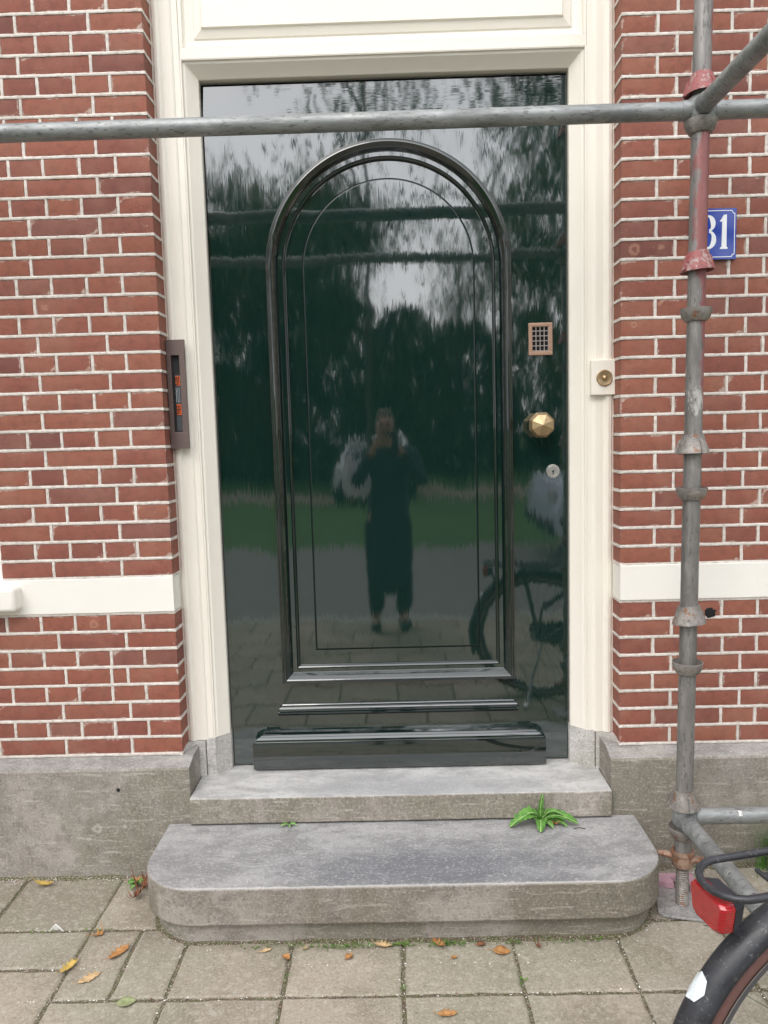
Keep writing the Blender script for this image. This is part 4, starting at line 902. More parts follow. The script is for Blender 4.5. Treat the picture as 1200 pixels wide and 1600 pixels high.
# ================================================================== plants
def leaf_strip(path, widths, up, fold=.25, tooth=0, rib=True, mi0=0, wav=0.0):
    # lobed blade along a curve; returns rows for sweep
    P = [Vector(p) for p in path]; rows = []
    for i, p in enumerate(P):
        d = (P[min(i + 1, len(P) - 1)] - P[max(i - 1, 0)]).normalized(); s_ = d.cross(up).normalized(); n_ = s_.cross(d).normalized(); w = widths[i]
        if tooth and 1 < i < len(P) - 2: w *= (1 - tooth * rnd.uniform(.3, 1.3)) if i % 2 else (1 + tooth * rnd.uniform(0, .9))
        rw = [p - s_ * w + n_ * (w * fold + jit(wav)), p - s_ * w * .5 + n_ * w * fold * .45, p - s_ * .0012, p + s_ * .0012, p + s_ * w * .5 + n_ * w * fold * .45, p + s_ * w + n_ * (w * fold + jit(wav))]
        rows.append(rw)
    return rows
def weed(name, label, base, leaves, wmax=.017):
    t = thing(name, label, 'weed', base)
    for (ctrl, w) in leaves:
        B = Vector(base); c_ = [B + Vector(q_) for q_ in ctrl]; n_ = 17; pts = []
        for i in range(n_):
            s_ = i / (n_ - 1)
            if len(c_) == 3: pts.append(c_[0] * (1 - s_) ** 2 + c_[1] * 2 * s_ * (1 - s_) + c_[2] * s_ ** 2)
            else: pts.append(c_[0] * (1 - s_) ** 3 + c_[1] * 3 * s_ * (1 - s_) ** 2 + c_[2] * 3 * s_ ** 2 * (1 - s_) + c_[3] * s_ ** 3)
        wd = [w * (.12 + 1.0 * max(0, math.sin(math.pi * min(1, (i / (n_ - 1)) ** .8 * .97))) ** .8) if i < n_ - 1 else .001 for i in range(n_)]
        up = Vector((0, -.35, 1)) if abs((c_[-1] - c_[0]).normalized().z) < .8 else Vector((0, -1, .1))
        rows = leaf_strip(pts, wd, up, .35, .28, wav=w * .16); mb = MB(); mb.sweep(rows, capends=False)
        for q_ in range(len(mb.f)):
            mb.mi[q_] = 1 if q_ % 5 == 2 else 0
        mb.build('leaf', ['weed_green', 'weed_rib'], t, smooth=0)
    return t
weed('sow_thistle', 'green toothed leafy weed growing from the joint between the two steps', (1.182, -.102, -.2095),
     [(((0, 0, 0), (-.006, -.004, .045), (.005, -.010, .098)), .0085), (((0, -.002, .002), (-.018, -.012, .05), (-.05, -.022, .045), (-.075, -.03, .018)), .009), (((0, -.002, .002), (.02, -.01, .05), (.045, -.02, .048), (.07, -.026, .030)), .008), (((0, 0, 0), (.010, -.006, .03), (.018, -.012, .052)), .005), (((0, -.004, .004), (-.03, -.02, .055), (-.065, -.03, .035), (-.108, -.042, .004)), .020),
      (((0, -.004, .004), (.03, -.02, .040), (.07, -.03, .036), (.115, -.036, .006)), .017), (((0, -.004, .004), (-.006, -.03, .03), (-.01, -.055, .02), (-.016, -.078, .004)), .017),
      (((0, -.004, .004), (.012, -.02, .02), (.022, -.04, .01), (.03, -.05, .003)), .011), (((0, 0, .003), (-.02, -.006, .045), (-.028, -.012, .05)), .006), (((0, -.003, .003), (.03, -.012, .022), (.06, -.03, .018), (.075, -.045, .003)), .012)])
weed('weed_seedling', 'tiny dark green sprig in the joint at the left part of the steps', (.365, -.095, -.2095), [(((0, 0, 0), (-.01, -.01, .015), (-.026, -.016, .004)), .005), (((0, 0, 0), (.01, -.01, .017), (.026, -.014, .006)), .005), (((0, 0, 0), (0, -.012, .012), (.006, -.024, .003)), .004)])
weed('weed_seedling', 'small green weed in the corner between plinth and rounded lower step', (-.135, -.118, G + .002), [(((0, 0, 0), (-.01, -.01, .03), (-.024, -.02, .016)), .010), (((0, 0, 0), (.01, -.01, .03), (.022, -.02, .02)), .010), (((0, 0, 0), (.0, -.012, .02), (-.012, -.034, .008)), .009)])
# grass tuft at the foot of the right plinth
tg = thing('grass_tuft', 'tall green grass tuft against the plinth at the right edge', 'grass tuft', (1.955, -.10, G))
mb = MB(); r2 = random.Random(5)
for i in range(620):
    bx, by = 1.985 + r2.gauss(0, .040), -.10 + r2.gauss(0, .018); L = r2.uniform(.07, .25); a = r2.uniform(0, 6.28); lean = r2.uniform(.1, .75) * L; d = Vector((math.cos(a), math.sin(a) * .6 - .2, 0)); s_ = Vector((-d.y, d.x, 0)).normalized(); w = r2.uniform(.0012, .0024)
    rows = []
    for j in range(5): t = j / 4; p = Vector((bx, by, G)) + Vector((0, 0, 1)) * L * t * (1 - .25 * t) + d * lean * t * t; ww = w * (1 - t * .9); rows.append([p - s_ * ww, p + s_ * ww])
    mb.sweep(rows, capends=False)
mb.build('blades', 'weed_green', tg, smooth=0)
# low moss and seedlings along the foot of the step
mb = MB(); r2 = random.Random(8)
for (mx_, my_, n_, sp_x) in ((.54, -.435, 90, .05), (.57, -.43, 40, .03), (.72, -.432, 70, .022), (.857, -.432, 90, .032), (.84, -.43, 40, .02), (1.04, -.43, 30, .02), (.43, -.43, 24, .03), (1.18, -.43, 24, .03), (1.27, -.425, 20, .02), (-.18, -.345, 24, .02), (.30, -.43, 20, .03), (-.33, -.35, 10, .03), (.411, -.55, 12, .004), (.727, -.6, 14, .004), (1.04, -.58, 14, .004)):
    for i in range(n_):
        x, y = mx_ + r2.gauss(0, sp_x), my_ - abs(r2.gauss(0, .007)); a = r2.uniform(0, 6.28); L = r2.uniform(.003, .009); d = Vector((math.cos(a), math.sin(a), 0)) * L; s_ = Vector((-d.y, d.x, 0)) * .45; h = r2.uniform(.001, .008)
        p = Vector((x, y, G + h)); mb.q([p, p + d * .5 + s_ + Vector((0, 0, .002)), p + d + Vector((0, 0, r2.uniform(-.001, .004))), p + d * .5 - s_ + Vector((0, 0, .002))])
o = mb.build('moss', 'moss_green', None, smooth=0, fixn=False); tag(o, 'moss and tiny seedlings along the foot of the lower step', None, kind='stuff')

# ================================================================== fallen leaves
def oak(L, lobes=4, r2=rnd):
    P = []; n_ = lobes * 2 + 1
    for i in range(n_ + 1):
        t = i / n_; w = .30 * math.sin(math.pi * (t * .92 + .06)) ** .7; w *= 1.0 if i % 2 else .55; P.append((t * L, w * L * r2.uniform(.85, 1.15)))
    up = P; dn = [(x * r2.uniform(.97, 1.03), -y * r2.uniform(.8, 1.15)) for x, y in reversed(P)]; return up, dn
def oval(L, wf=.36, r2=rnd):
    P = []
    for i in range(11): t = i / 10; P.append((t * L, wf * L * math.sin(math.pi * t ** .85) ** .8 * (1 + r2.uniform(-.06, .06)) + .0004))
    return P, [(x, -y) for x, y in reversed(P)]
def star(L, r2=rnd):
    pts = []
    for i in range(20): a = 2 * math.pi * i / 20; rr = L * .5 * ((1.0 if i % 4 == 0 else (.72 if i % 2 == 0 else .42)) * r2.uniform(.85, 1.1)); pts.append((L * .5 + rr * math.cos(a), rr * math.sin(a)))
    up = sorted([p for p in pts if p[1] >= 0]); dn = sorted([p for p in pts if p[1] < 0], reverse=True); return up, dn
def fallen(x, y, L, ang, kind, mat, label, z=G, curl=.15, name='oak_leaf', tilt=0.0, cat='leaf', grp='fallen leaves on the pavement and step', stem=True):
    L *= .80; up, dn = {'oak': oak, 'oval': oval, 'star': star, 'slim': lambda l_: oval(l_, .17)}[kind](L); mb = MB(); ca, sa = math.cos(ang), math.sin(ang)
    def P3(px, py):
        h = curl * (py * py / (L * .3)) * 1.6 + curl * L * .10 * noise.noise(Vector((px * 45, py * 45, y * 31))) + curl * .5 * L * ((px / L - .5) ** 2) * 2 + noise.noise(Vector((px * 60, py * 60, x * 10))) * L * .03
        return Vector((x + px * ca - py * sa - ca * L / 2, y + px * sa + py * ca - sa * L / 2, z + .0025 + max(0, h) + tilt * (px)))
    n_ = min(len(up), len(dn)); dn2 = dn[::-1]; rows = []
    for i in range(n_):
        a, b = up[i], dn2[i]; m_ = ((a[0] + b[0]) / 2, 0); rows.append([P3(*a), P3((a[0] + m_[0]) / 2, a[1] / 2), P3(*m_), P3((b[0] + m_[0]) / 2, b[1] / 2), P3(*b)])
    mb.sweep(rows, capends=False)
    if stem: mb.tube([P3(0, 0), P3(-L * .12, L * .02), P3(-L * .28, L * .06)], .0007, 5)
    o = mb.build(name, mat, None, smooth=60, fixn=False); s_ = o.modifiers.new('solid', 'SOLIDIFY'); s_.thickness = .0004; tag(o, label, cat, grp); return o
fallen(-.444, -.112, .078, .05, 'slim', 'leaf_yellow', 'curled yellow leaf at the foot of the left plinth', curl=1.2, name='fallen_leaf')
fallen(-.165, -.365, .062, .5, 'star', 'leaf_orange', 'orange star-shaped leaf nearest the rounded left end of the step, lying in a joint', name='fallen_leaf', curl=.4)
fallen(-.078, -.448, .088, 1.05, 'oak', 'leaf_orange', 'large orange oak leaf on the paving left of the lower step', curl=.3)
fallen(-.195, -.505, .072, 1.15, 'oak', 'leaf_yellow', 'olive brown oak leaf lying across a paving joint at the left', curl=.5)
fallen(-.122, -.547, .075, .75, 'oak', 'leaf_tan', 'pale tan oak leaf left of the lower step', curl=.12)
fallen(.010, -.642, .060, .25, 'oval', 'leaf_pale_green', 'pale green leaf near the bottom edge of the photo', curl=.15, name='fallen_leaf')
fallen(-.112, -.185, .078, 1.2, 'star', 'leaf_brown', 'curled dark brown leaf standing against the round step end', curl=1.0, name='fallen_leaf', tilt=.25)
fallen(-.100, -.130, .075, 1.4, 'oak', 'leaf_brown', 'crumpled red-brown leaf behind another in the corner of the step', curl=1.2, tilt=.3)
fallen(-.145, -.105, .055, .5, 'oak', 'leaf_orange', 'light brown leaf touching the plinth beside the step corner', curl=.8, tilt=.15)
fallen(.340, -.452, .040, .5, 'oak', 'leaf_tan', 'small pale leaf at the foot of the step, left of the mossy stretch', curl=.4)
fallen(.400, -.482, .034, 2.5, 'oval', 'leaf_orange', 'small orange leaf on the first long joint below the step', curl=.4, name='fallen_leaf')
fallen(.452, -.444, .030, .3, 'star', 'leaf_tan', 'tiny yellowish leaf beside the moss under the step', curl=.4, name='fallen_leaf')
fallen(.577, -.482, .036, 1.0, 'oval', 'leaf_orange', 'small narrow orange leaf in the middle of a tile below the step', curl=.3, name='fallen_leaf')
fallen(.672, -.440, .060, -.2, 'oak', 'leaf_tan', 'broad pinkish tan leaf lying at the foot of the step left of centre', curl=.5)
fallen(.828, -.441, .062, -.9, 'oak', 'leaf_orange', 'lobed orange oak leaf leaning on the step foot right of centre', curl=.6, tilt=.1)
fallen(.948, -.442, .034, .2, 'oval', 'leaf_brown', 'small brown leaf on the step foot between two orange leaves', curl=.3, name='fallen_leaf')
fallen(1.002, -.470, .062, -.1, 'oval', 'leaf_orange', 'oval bright orange leaf on the paving right of centre', curl=.12, name='fallen_leaf')
fallen(.835, -.700, .060, .1, 'oak', 'leaf_orange', 'orange leaf at the very bottom of the photo', curl=.3)
fallen(.868, -.492, .022, .4, 'oval', 'leaf_orange', 'tiny orange leaf fragment just below the lobed orange leaf', curl=.2, name='fallen_leaf')
fallen(1.105, -.452, .034, 1.9, 'star', 'leaf_brown', 'dark crumpled leaf near the right part of the step foot', curl=.9, name='fallen_leaf')
fallen(1.228, -.128, .038, .4, 'oval', 'leaf_orange', 'orange leaf caught under the weed on the lower step', z=-.2105, curl=.7, name='fallen_leaf', tilt=.1)
# white shell
mb = MB(); rows = []
for i in range(11):
    t = i / 10; a = math.pi * t; rows.append([(-.300 + .022 * math.cos(a) * s_, -.352 + .008 * s_ * math.sin(a), G + .003 + .024 * (1 - s_) + .002 * math.sin(i * 2)) for s_ in (0, .3, .6, .85, 1)])
mb.sweep(rows, capends=False); o = mb.build('shell', 'white_plain', None, smooth=30); s_ = o.modifiers.new('solid', 'SOLIDIFY'); s_.thickness = .0012; tag(o, 'white broken shell on the paving joint at the left', 'shell')
# grit
mb = MB(); r2 = random.Random(12)
def chip(x, y, z, s_):
    V = []
    for q_ in ((1, 0, 0), (-1, 0, 0), (0, 1, 0), (0, -1, 0), (0, 0, .7), (0, 0, -.4)): V.append((x + q_[0] * s_ * r2.uniform(.6, 1.3), y + q_[1] * s_ * r2.uniform(.6, 1.3), z + q_[2] * s_ * r2.uniform(.6, 1.2)))
    mb.raw(V, [(0, 2, 4), (2, 1, 4), (1, 3, 4), (3, 0, 4), (2, 0, 5), (1, 2, 5), (3, 1, 5), (0, 3, 5)], 0 if r2.random() < .6 else (1 if r2.random() < .6 else 2))
for (x, y, nx_, ny_) in pp:
    for _ in range(5): w = abs(r2.gauss(0, .022)); chip(x + nx_ * w + r2.uniform(-.01, .01), y + ny_ * w, G + .0035, r2.uniform(.0008, .0026))
for _ in range(420): chip(r2.uniform(-.7, -.03), -.066 - abs(r2.gauss(0, .02)), G + .003, r2.uniform(.0008, .0026))
for _ in range(260): chip(r2.uniform(1.49, 2.1), -.066 - abs(r2.gauss(0, .03)), G + .003, r2.uniform(.0008, .0028))
for X in xs:
    for _ in range(60): chip(X + r2.gauss(0, .0035), r2.uniform(-.95, -.40), G - .001, r2.uniform(.001, .0028))
for Y in (-.340, -.628, -.508):
    for _ in range(420): chip(r2.uniform(-.7, 1.9), Y + r2.gauss(0, .0035), G - .001, r2.uniform(.001, .0028))
for _ in range(160): chip(r2.uniform(-.7, 1.9), r2.uniform(-1.0, -.1), G + .001, r2.uniform(.0006, .0018))
for _ in range(60): chip(r2.uniform(0.05, 1.4), r2.uniform(-.12, -.09), -.209, r2.uniform(.0006, .0018))
for _ in range(40): chip(r2.uniform(0.1, 1.38), r2.uniform(-.07, .1), -.1165, r2.uniform(.0006, .0016))
o = mb.build('grit', ['pebble', 'white_plain', 'leaf_brown'], None, smooth=0, fixn=False); tag(o, 'grit and crumbs scattered in the paving joints and along the step', None, kind='stuff')
# twigs
def twig(pts, label):
    mb = MB(); mb.tube(pts, .0011, 6); o = mb.build('twig', 'bark', None, smooth=40); tag(o, label, 'twig'); return o
twig([(1.275, -.155, -.2085), (1.292, -.152, -.207), (1.312, -.158, -.2085)], 'thin dark twig on the lower step right of the weed')
twig([(1.60, -.372, G + .002), (1.63, -.385, G + .004), (1.668, -.398, G + .002)], 'pale twig beside the scaffold base plate')

# ================================================================== what the glossy door mirrors: park, trees, cars, photographer
def make_tree(name, label, loc, h, r, crown_mat, n, seed, base=.35, leaf=.16, grp=None, trunk_r=.11):
    t = thing(name, label, 'tree', loc, grp); r2 = random.Random(seed); mb = MB(); L = Vector(loc); tips = []
    top = L + Vector((r2.uniform(-.3, .3), 0, h * .82)); mb.tube([L - Vector((0, 0, .1)), L.lerp(top, .3), L.lerp(top, .65), top], [trunk_r * k_ for k_ in ((1.3, 1.0, .6, .25) if base < .6 else (.7, .45, .3, .15))], 8)
    for i in range(13):
        s_ = r2.uniform(base * .8, .95); p0 = L.lerp(top, s_); a = r2.uniform(0, 6.28); rr = r * r2.uniform(.5, 1.0) * (1.15 - abs(s_ - .6)); e = p0 + Vector((math.cos(a) * rr, math.sin(a) * rr, r2.uniform(.1, .5) * r)); mb.tube([p0, p0.lerp(e, .5) + Vector((0, 0, .12 * r)), e], [trunk_r * .35, trunk_r * .2, .015], 5); tips += [e, p0.lerp(e, .6)]
    mb.build('trunk', 'bark', t, smooth=40); mb = MB()
    cl_ = [tips[i % len(tips)] + Vector((r2.gauss(0, .3), r2.gauss(0, .3), r2.gauss(0, .3))) * r * .6 for i in range(44)]
    for i in range(n):
        c_ = r2.choice(cl_); p = c_ + Vector((r2.gauss(0, 1), r2.gauss(0, 1), r2.gauss(0, .8))) * r * .19; a = Vector((r2.gauss(0, 1), r2.gauss(0, 1), r2.gauss(0, 1))).normalized(); b = a.orthogonal().normalized(); s_ = leaf * r2.uniform(.5, 1.2); c2 = a.cross(b)
        mb.q([p - b * s_ * .5, p + c2 * s_ * .35, p + b * s_ * .5, p - c2 * s_ * .35], 1 if r2.random() < .18 else 0)
    mb.build('crown', [crown_mat, 'crown_autumn'], t, smooth=0, fixn=False); return t
GZ = G - .06
tl_ = [('deciduous_tree', 'broad green tree standing far left across the grass', (-6.5, -24, GZ), 10.4, 3.6, 'crown_green', 12000, 1, .25), ('deciduous_tree', 'yellowing tree left of the middle across the grass', (-3.2, -25, GZ), 10.2, 3.1, 'crown_autumn', 11000, 2, .2),
       ('deciduous_tree', 'dense dark tree behind the photographer', (-.5, -23, GZ), 11.4, 2.9, 'crown_dark', 15000, 3, .12), ('deciduous_tree', 'low rounded tree with sky above it', (3.3, -25, GZ), 9.6, 2.2, 'crown_green', 4300, 4, .15),
       ('deciduous_tree', 'tall thin street tree with hanging branches across the road', (.35, -10.2, GZ), 9.8, 1.9, 'crown_green', 1500, 5, .66), ('deciduous_tree', 'tall tree at the right across the road', (5.7, -14.0, GZ), 11.5, 3.3, 'crown_green', 6500, 6, .35),
       ('deciduous_tree', 'large tree at the far right of the park', (8.2, -22, GZ), 11.0, 4.0, 'crown_dark', 9000, 7, .25), ('deciduous_tree', 'dark tree at the far left of the park', (-11, -22, GZ), 10.5, 4.0, 'crown_dark', 7000, 8, .25),
       ('deciduous_tree', 'big unseen street tree added far down the street to the left', (-11.5, -9.5, GZ), 12, 4.5, 'crown_dark', 7000, 9, .2), ('deciduous_tree', 'big unseen street tree added far down the street to the right', (13.5, -9.5, GZ), 12, 4.5, 'crown_dark', 7000, 10, .2),  # these four unseen street trees are added to block the side sky
       ('deciduous_tree', 'second unseen street tree added far down the street to the left', (-18, -6.5, GZ), 13, 5.5, 'crown_green', 7000, 11, .2), ('deciduous_tree', 'second unseen street tree added far down the street to the right', (21, -7, GZ), 13, 5.5, 'crown_green', 7000, 12, .2)]
for a in tl_: make_tree(a[0], a[1], a[2], a[3], a[4], a[5], int(a[6] * 1.5), a[7], a[8], leaf=.20 if a[4] > 2.5 else .13, grp='trees in the park across the street')
shr = [(-9, -27.5, 5.0, 2.8), (-6.2, -28, 4.6, 2.5), (-3.6, -27.5, 5.2, 2.6), (-1.2, -27, 6.6, 2.6), (1.2, -27.5, 6.4, 2.4), (3.6, -27.5, 5.8, 2.4), (6.2, -28, 6.2, 2.6), (8.8, -27.5, 5.2, 2.8), (12, -28, 5.0, 3), (-12, -28, 5, 3)]
for i, (x, y, h, r) in enumerate(shr):
    mb = MB(); r2 = random.Random(100 + i)
    t = thing('shrub', ('dark shrub mass, number %s from the left, at the back of the park' % ['one', 'two', 'three', 'four', 'five', 'six', 'seven', 'eight', 'nine', 'ten'][sorted(shr).index(shr[i])]), 'shrub', (x, y, GZ), 'dark shrubs at the back of the park')
    for _ in range(2600):
        a, b = r2.uniform(0, 6.28), r2.random() ** .5; z = r2.random(); rr = r * b * (1 - z ** 3 * .7); p = Vector((x + math.cos(a) * rr, y + math.sin(a) * rr, GZ + z * h)); d = Vector((r2.gauss(0, 1), r2.gauss(0, 1), r2.gauss(0, 1))).normalized(); e = d.orthogonal().normalized(); c2 = d.cross(e); s_ = .34 * r2.uniform(.6, 1.2); mb.q([p - e * s_ * .5, p + c2 * s_ * .4, p + e * s_ * .5, p - c2 * s_ * .4])
    mb.build('foliage', 'crown_dark', t, smooth=0, fixn=False); mb = MB(); mb.tube([(x, y, GZ), (x, y, GZ + h * .6)], [.09, .03], 6); mb.build('stem', 'bark', t, smooth=0)

def car(label, loc, rz, paint):
    t = thing('parked_car', label, 'car', (0, 0, 0)); mb = MB(); Ls, W = 4.2, .86
    prof = [(-2.08, .35), (-2.1, .62), (-2.02, .88), (-1.2, .98), (-.55, 1.40), (-.2, 1.46), (.9, 1.46), (1.55, 1.30), (1.95, .98), (2.08, .90), (2.1, .55), (2.05, .32)]
    secs = []
    for s_, ins in ((-1, .09), (-.93, .02), (-.6, 0), (.6, 0), (.93, .02), (1, .09)):
        secs.append([(x * (1 - ins * .25), s_ * W * (1 - max(0, (z - .95)) * .38), z if abs(s_) < .95 else min(z, lerp(z, .9, .25))) for x, z in prof])
    mb.sweep(secs, capends=True); n_ = len(prof)
    mb.raw([p for s_ in secs for p in (s_[0], s_[-1])], [(0, 1, 3, 2), (2, 3, 5, 4), (4, 5, 7, 6), (6, 7, 9, 8), (8, 9, 11, 10)])
    mb.build('body', paint, t, smooth=35, bevel=.02)
    for s_ in (-1, 1):
        mb = MB(); y = s_ * (W * .925 + .004); mb.raw([(-.98, y + s_ * .025, .98), (-.46, y - s_ * .075, 1.36), (.9, y - s_ * .085, 1.40), (1.42, y - s_ * .05, 1.24), (1.6, y + s_ * .02, .98)], [(0, 1, 2, 3, 4)]); mb.build('side_window', 'window_glass', t, smooth=0)
    mb = MB(); mb.raw([(-1.19, -.70, 1.005), (-1.19, .70, 1.005), (-.575, .60, 1.41), (-.575, -.60, 1.41)], [(0, 1, 2, 3)]); mb.build('windscreen', 'window_glass', t, smooth=0)
    mb = MB(); mb.raw([(1.96, -.66, 1.01), (1.96, .66, 1.01), (1.585, .58, 1.30), (1.585, -.58, 1.30)], [(0, 1, 2, 3)]); mb.build('rear_window', 'window_glass', t, smooth=0)
    for x in (-1.32, 1.3):
        for s_ in (-1, 1):
            mb = MB(); mb.lathe([(.19, -.09), (.30, -.10), (.32, -.07), (.32, .07), (.30, .10), (.19, .09)], (x, s_ * .80, .32), (0, 1, 0), 28, close=True); w = mb.build('wheel', 'rubber_black', t, smooth=35); mb = MB(); mb.lathe([(.0, .085), (.06, .09), (.19, .07), (.19, -.07), (.06, -.09), (.0, -.085)], (x, s_ * .80, .32), (0, 1, 0), 20); mb.build('rim', 'chrome', w, smooth=35)
    for s_ in (-1, 1):
        mb = MB(); mb.box(-2.10, -1.98, s_ * .62 - .13, s_ * .62 + .13, .66, .80); mb.build('headlight', 'lamp_clear', t, smooth=0, bevel=.02); mb = MB(); mb.box(2.0, 2.105, s_ * .66 - .11, s_ * .66 + .11, .70, .88); mb.build('tail_light', 'redlight', t, smooth=0, bevel=.02)
    mb = MB(); mb.box(-2.13, -1.9, -.78, .78, .34, .50); mb.build('bumper', 'dark_plastic', t, smooth=0, bevel=.04)
    t.matrix_world = Matrix.Translation(loc) @ Matrix.Rotation(rz, 4, 'Z'); return t
car('silver blue hatchback parked across the street at the right', (4.55, -6.35, G - .05), 0, 'car_silver')
car('white hatchback parked beyond the grass behind the photographer', (.30, -16.0, G - .045), R(-90), 'car_white')

# photographer: body, coat, trousers, hair, shoes; holds a phone
def skin_obj(name, chains, mat, parent, root=0, sub=1, label=None):
    me = bpy.data.meshes.new(name); V = []; E = []; Rr = []; idx = {}
    def vid(p, r):
        k_ = (round(p[0], 4), round(p[1], 4), round(p[2], 4))
        if k_ not in idx: idx[k_] = len(V); V.append(p); Rr.append(r)
        return idx[k_]
    for ch in chains:
        ids = [vid(p[:3], p[3]) for p in ch]
        for a, b in zip(ids[:-1], ids[1:]): E.append((a, b))
    me.from_pydata(V, E, []); me.materials.append(M[mat]); o = bpy.data.objects.new(name, me); col.objects.link(o); md = o.modifiers.new('skin', 'SKIN'); md.use_smooth_shade = True
    if not me.skin_vertices: me.skin_vertices.new()
    for i, r in enumerate(Rr):
        rr = r if isinstance(r, tuple) else (r, r); me.skin_vertices[0].data[i].radius = rr
    me.skin_vertices[0].data[root].use_root = True; s_ = o.modifiers.new('sub', 'SUBSURF'); s_.levels = s_.render_levels = sub
    o.parent = parent; o.matrix_parent_inverse = parent.matrix_world.inverted(); return o
PX, PYY, PG = .685, -2.86, G
def pz(h): return PG + h
per = thing('person', 'photographer in a dark coat and trousers holding up a phone, mirrored in the door', 'person', (PX, PYY, PG))
ch = [[(PX, PYY, pz(.84), (.145, .10)), (PX, PYY, pz(1.0), (.125, .09)), (PX, PYY, pz(1.16), (.15, .10)), (PX, PYY + .0, pz(1.29), (.12, .085)), (PX, PYY + .01, pz(1.36), .055), (PX, PYY + .03, pz(1.41), .052), (PX, PYY + .045, pz(1.46), (.065, .075)), (PX, PYY + .045, pz(1.53), (.072, .09)), (PX, PYY + .04, pz(1.585), (.055, .065))]]
for s_ in (-1, 1):
    sh_ = (PX + s_ * .17, PYY, pz(1.29), .055); el = (PX + s_ * .24, PYY + .10, pz(1.06), .042); wr = (PX + s_ * .085, PYY + .32, pz(1.33), .027); pa = (PX + s_ * .058 - .01, PYY + .355, pz(1.385), (.030, .016))
    ch.append([(PX, PYY + .0, pz(1.29), (.12, .085)), sh_, el, wr, pa])
    for i, (dz, ln) in enumerate(((.030, .9), (.012, 1.0), (-.006, .95), (-.022, .75))):
        b0_ = (PX + s_ * .052 - .01, PYY + .372, pz(1.385) + dz * .6, .009); b1 = (PX + s_ * .046 - .01, PYY + .392, pz(1.385) + dz, .0085); b2 = (PX + s_ * (.046 - .03 * ln) - .01, PYY + .398 - .008, pz(1.388) + dz, .0075); ch.append([pa, b0_, b1, b2])
    ch.append([pa, (PX + s_ * .044 - .01, PYY + .345, pz(1.41), .010), (PX + s_ * .026 - .01, PYY + .350, pz(1.43), .0085)])
    ch.append([(PX, PYY, pz(.84), (.145, .10)), (PX + s_ * .10, PYY, pz(.78), .085), (PX + s_ * .10, PYY + .01, pz(.46), .055), (PX + s_ * .105, PYY, pz(.09), .036), (PX + s_ * .11, PYY + .12, pz(.03), (.04, .025))])
body = skin_obj('body', ch, 'skin', per)
mb = MB(); fx, fy, fz = PX, PYY + .128, pz(1.49)
mb.raw([(fx, fy + .012, fz), (fx - .013, fy - .008, fz - .012), (fx + .013, fy - .008, fz - .012), (fx, fy - .008, fz + .03)], [(0, 2, 1), (0, 1, 3), (0, 3, 2)]); mb.build('nose', 'skin', body, smooth=60)
for s_ in (-1, 1): mb = MB(); mb.lathe([(.001, .012), (.008, .009), (.011, 0), (.008, -.009), (.001, -.012)], (fx + s_ * .029, fy - .012, fz + .028), (0, 0, 1), 12); mb.build('eye', 'dark_plastic', body, smooth=60)
mb = MB(); mb.box(fx - .022, fx + .022, fy - .014, fy - .004, fz - .036, fz - .029); mb.build('mouth', 'cuff_brown', body, smooth=0, bevel=.003)
chc = [[(PX, PYY, pz(.22), (.19, .14)), (PX, PYY, pz(.50), (.185, .14)), (PX, PYY, pz(.75), (.18, .14)), (PX, PYY, pz(.95), (.165, .12)), (PX, PYY, pz(1.15), (.175, .12)), (PX, PYY, pz(1.28), (.15, .10)), (PX, PYY + .01, pz(1.35), .075), (PX, PYY + .02, pz(1.385), .07)]]
for s_ in (-1, 1): chc.append([(PX, PYY, pz(1.28), (.15, .10)), (PX + s_ * .175, PYY, pz(1.285), .078), (PX + s_ * .25, PYY + .10, pz(1.06), .062), (PX + s_ * .105, PYY + .295, pz(1.30), .044)])
skin_obj('coat', chc, 'coat_navy', per)
for s_ in (-1, 1): skin_obj('cuff', [[(PX + s_ * .115, PYY + .28, pz(1.285), .047), (PX + s_ * .092, PYY + .31, pz(1.318), .046)]], 'cuff_brown', per)
cht = [[(PX, PYY, pz(.84), (.16, .12)), (PX, PYY, pz(.92), (.15, .11))]]
for s_ in (-1, 1): cht.append([(PX, PYY, pz(.84), (.16, .12)), (PX + s_ * .10, PYY, pz(.76), .10), (PX + s_ * .10, PYY + .01, pz(.46), .075), (PX + s_ * .105, PYY, pz(.09), .062)])
skin_obj('trousers', cht, 'trousers_black', per)
for s_ in (-1, 1): skin_obj('shoe', [[(PX + s_ * .107, PYY - .04, pz(.045), (.045, .045)), (PX + s_ * .109, PYY + .06, pz(.045), (.05, .042)), (PX + s_ * .112, PYY + .17, pz(.035), (.045, .03))]], 'shoe_black', per)
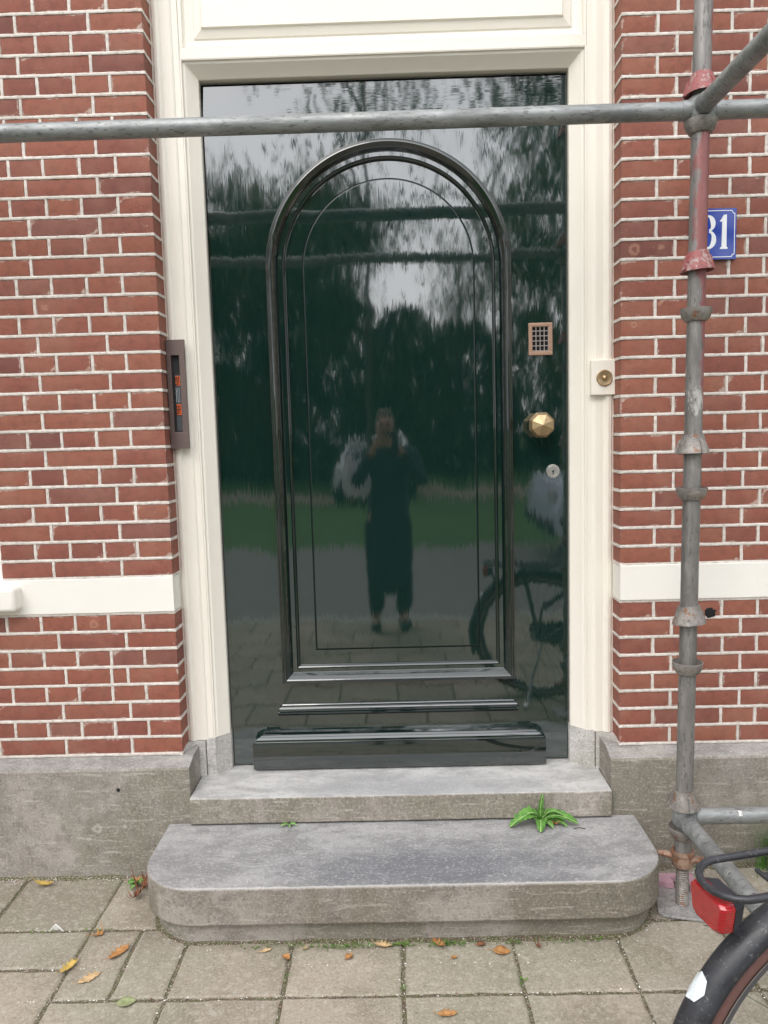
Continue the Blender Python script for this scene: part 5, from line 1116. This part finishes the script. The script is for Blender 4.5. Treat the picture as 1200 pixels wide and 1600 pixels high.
skin_obj('hair', [[(PX, PYY + .02, pz(1.43), (.07, .05)), (PX, PYY + .0, pz(1.52), (.085, .085)), (PX, PYY + .025, pz(1.60), (.075, .085)), (PX, PYY + .07, pz(1.605), (.06, .04))]], 'hair_grey', per)
ph = thing('phone', 'black phone held up by the photographer', 'phone', (PX, -2.49, 1.0))
mb = MB(); mb.box(.6975, .7725, -2.4905, -2.4825, .905, 1.065); mb.build('phone_body', 'bike_black', ph, smooth=0, bevel=.004)
mb = MB(); mb.box(.701, .769, -2.4912, -2.4906, .909, 1.061); mb.build('screen', 'window_glass', ph, smooth=0)
mb = MB(); mb.lathe([(.0065, .0), (.0065, .0016), (.0001, .0016)], (.7354, -2.4825, 1.048), (0, 1, 0), 16); mb.build('lens', 'chrome', ph, smooth=0)

# pale carrier bag hanging from the photographer's forearm
bx, by, bzz = PX - .225, PYY + .11, pz(1.30)
mb = MB(); nn, mm = 26, 12; V = []; F = []
for j in range(mm + 1):
    t = j / mm; w = (.040 + .060 * math.sin(math.pi * min(1, .18 + t * .62))) * (1 - .25 * (t > .95)); z = bzz - .03 - .27 * t
    for i in range(nn):
        a = 2 * math.pi * i / nn; kk = 1 + .16 * noise.noise(Vector((math.cos(a) * 2.2, math.sin(a) * 2.2, t * 4))) + .06 * math.sin(a * 9 + t * 3); V.append((bx + w * kk * math.cos(a), by + w * .55 * kk * math.sin(a), z + .008 * math.sin(a * 7)))
for j in range(mm):
    for i in range(nn): F.append((j * nn + i, j * nn + (i + 1) % nn, (j + 1) * nn + (i + 1) % nn, (j + 1) * nn + i))
F.append(tuple(mm * nn + i for i in range(nn))); mb.raw(V, F)
bag = thing('carrier_bag', 'pale plastic carrier bag hanging from the photographer\'s arm', 'bag', (bx, by, bzz - .3))
mb.build('bag_body', 'bag_film', bag, smooth=60)
for s_ in (-1, 1):
    mb = MB(); mb.tube([(bx + .045, by + s_ * .03, bzz - .04), (bx + .035, by + s_ * .02, bzz + .03), (bx + .0, by + s_ * .012, bzz + .075), (bx - .035, by + s_ * .02, bzz + .03), (bx - .045, by + s_ * .03, bzz - .04)], .006, 6); mb.build('handle', 'bag_film', bag, smooth=50)
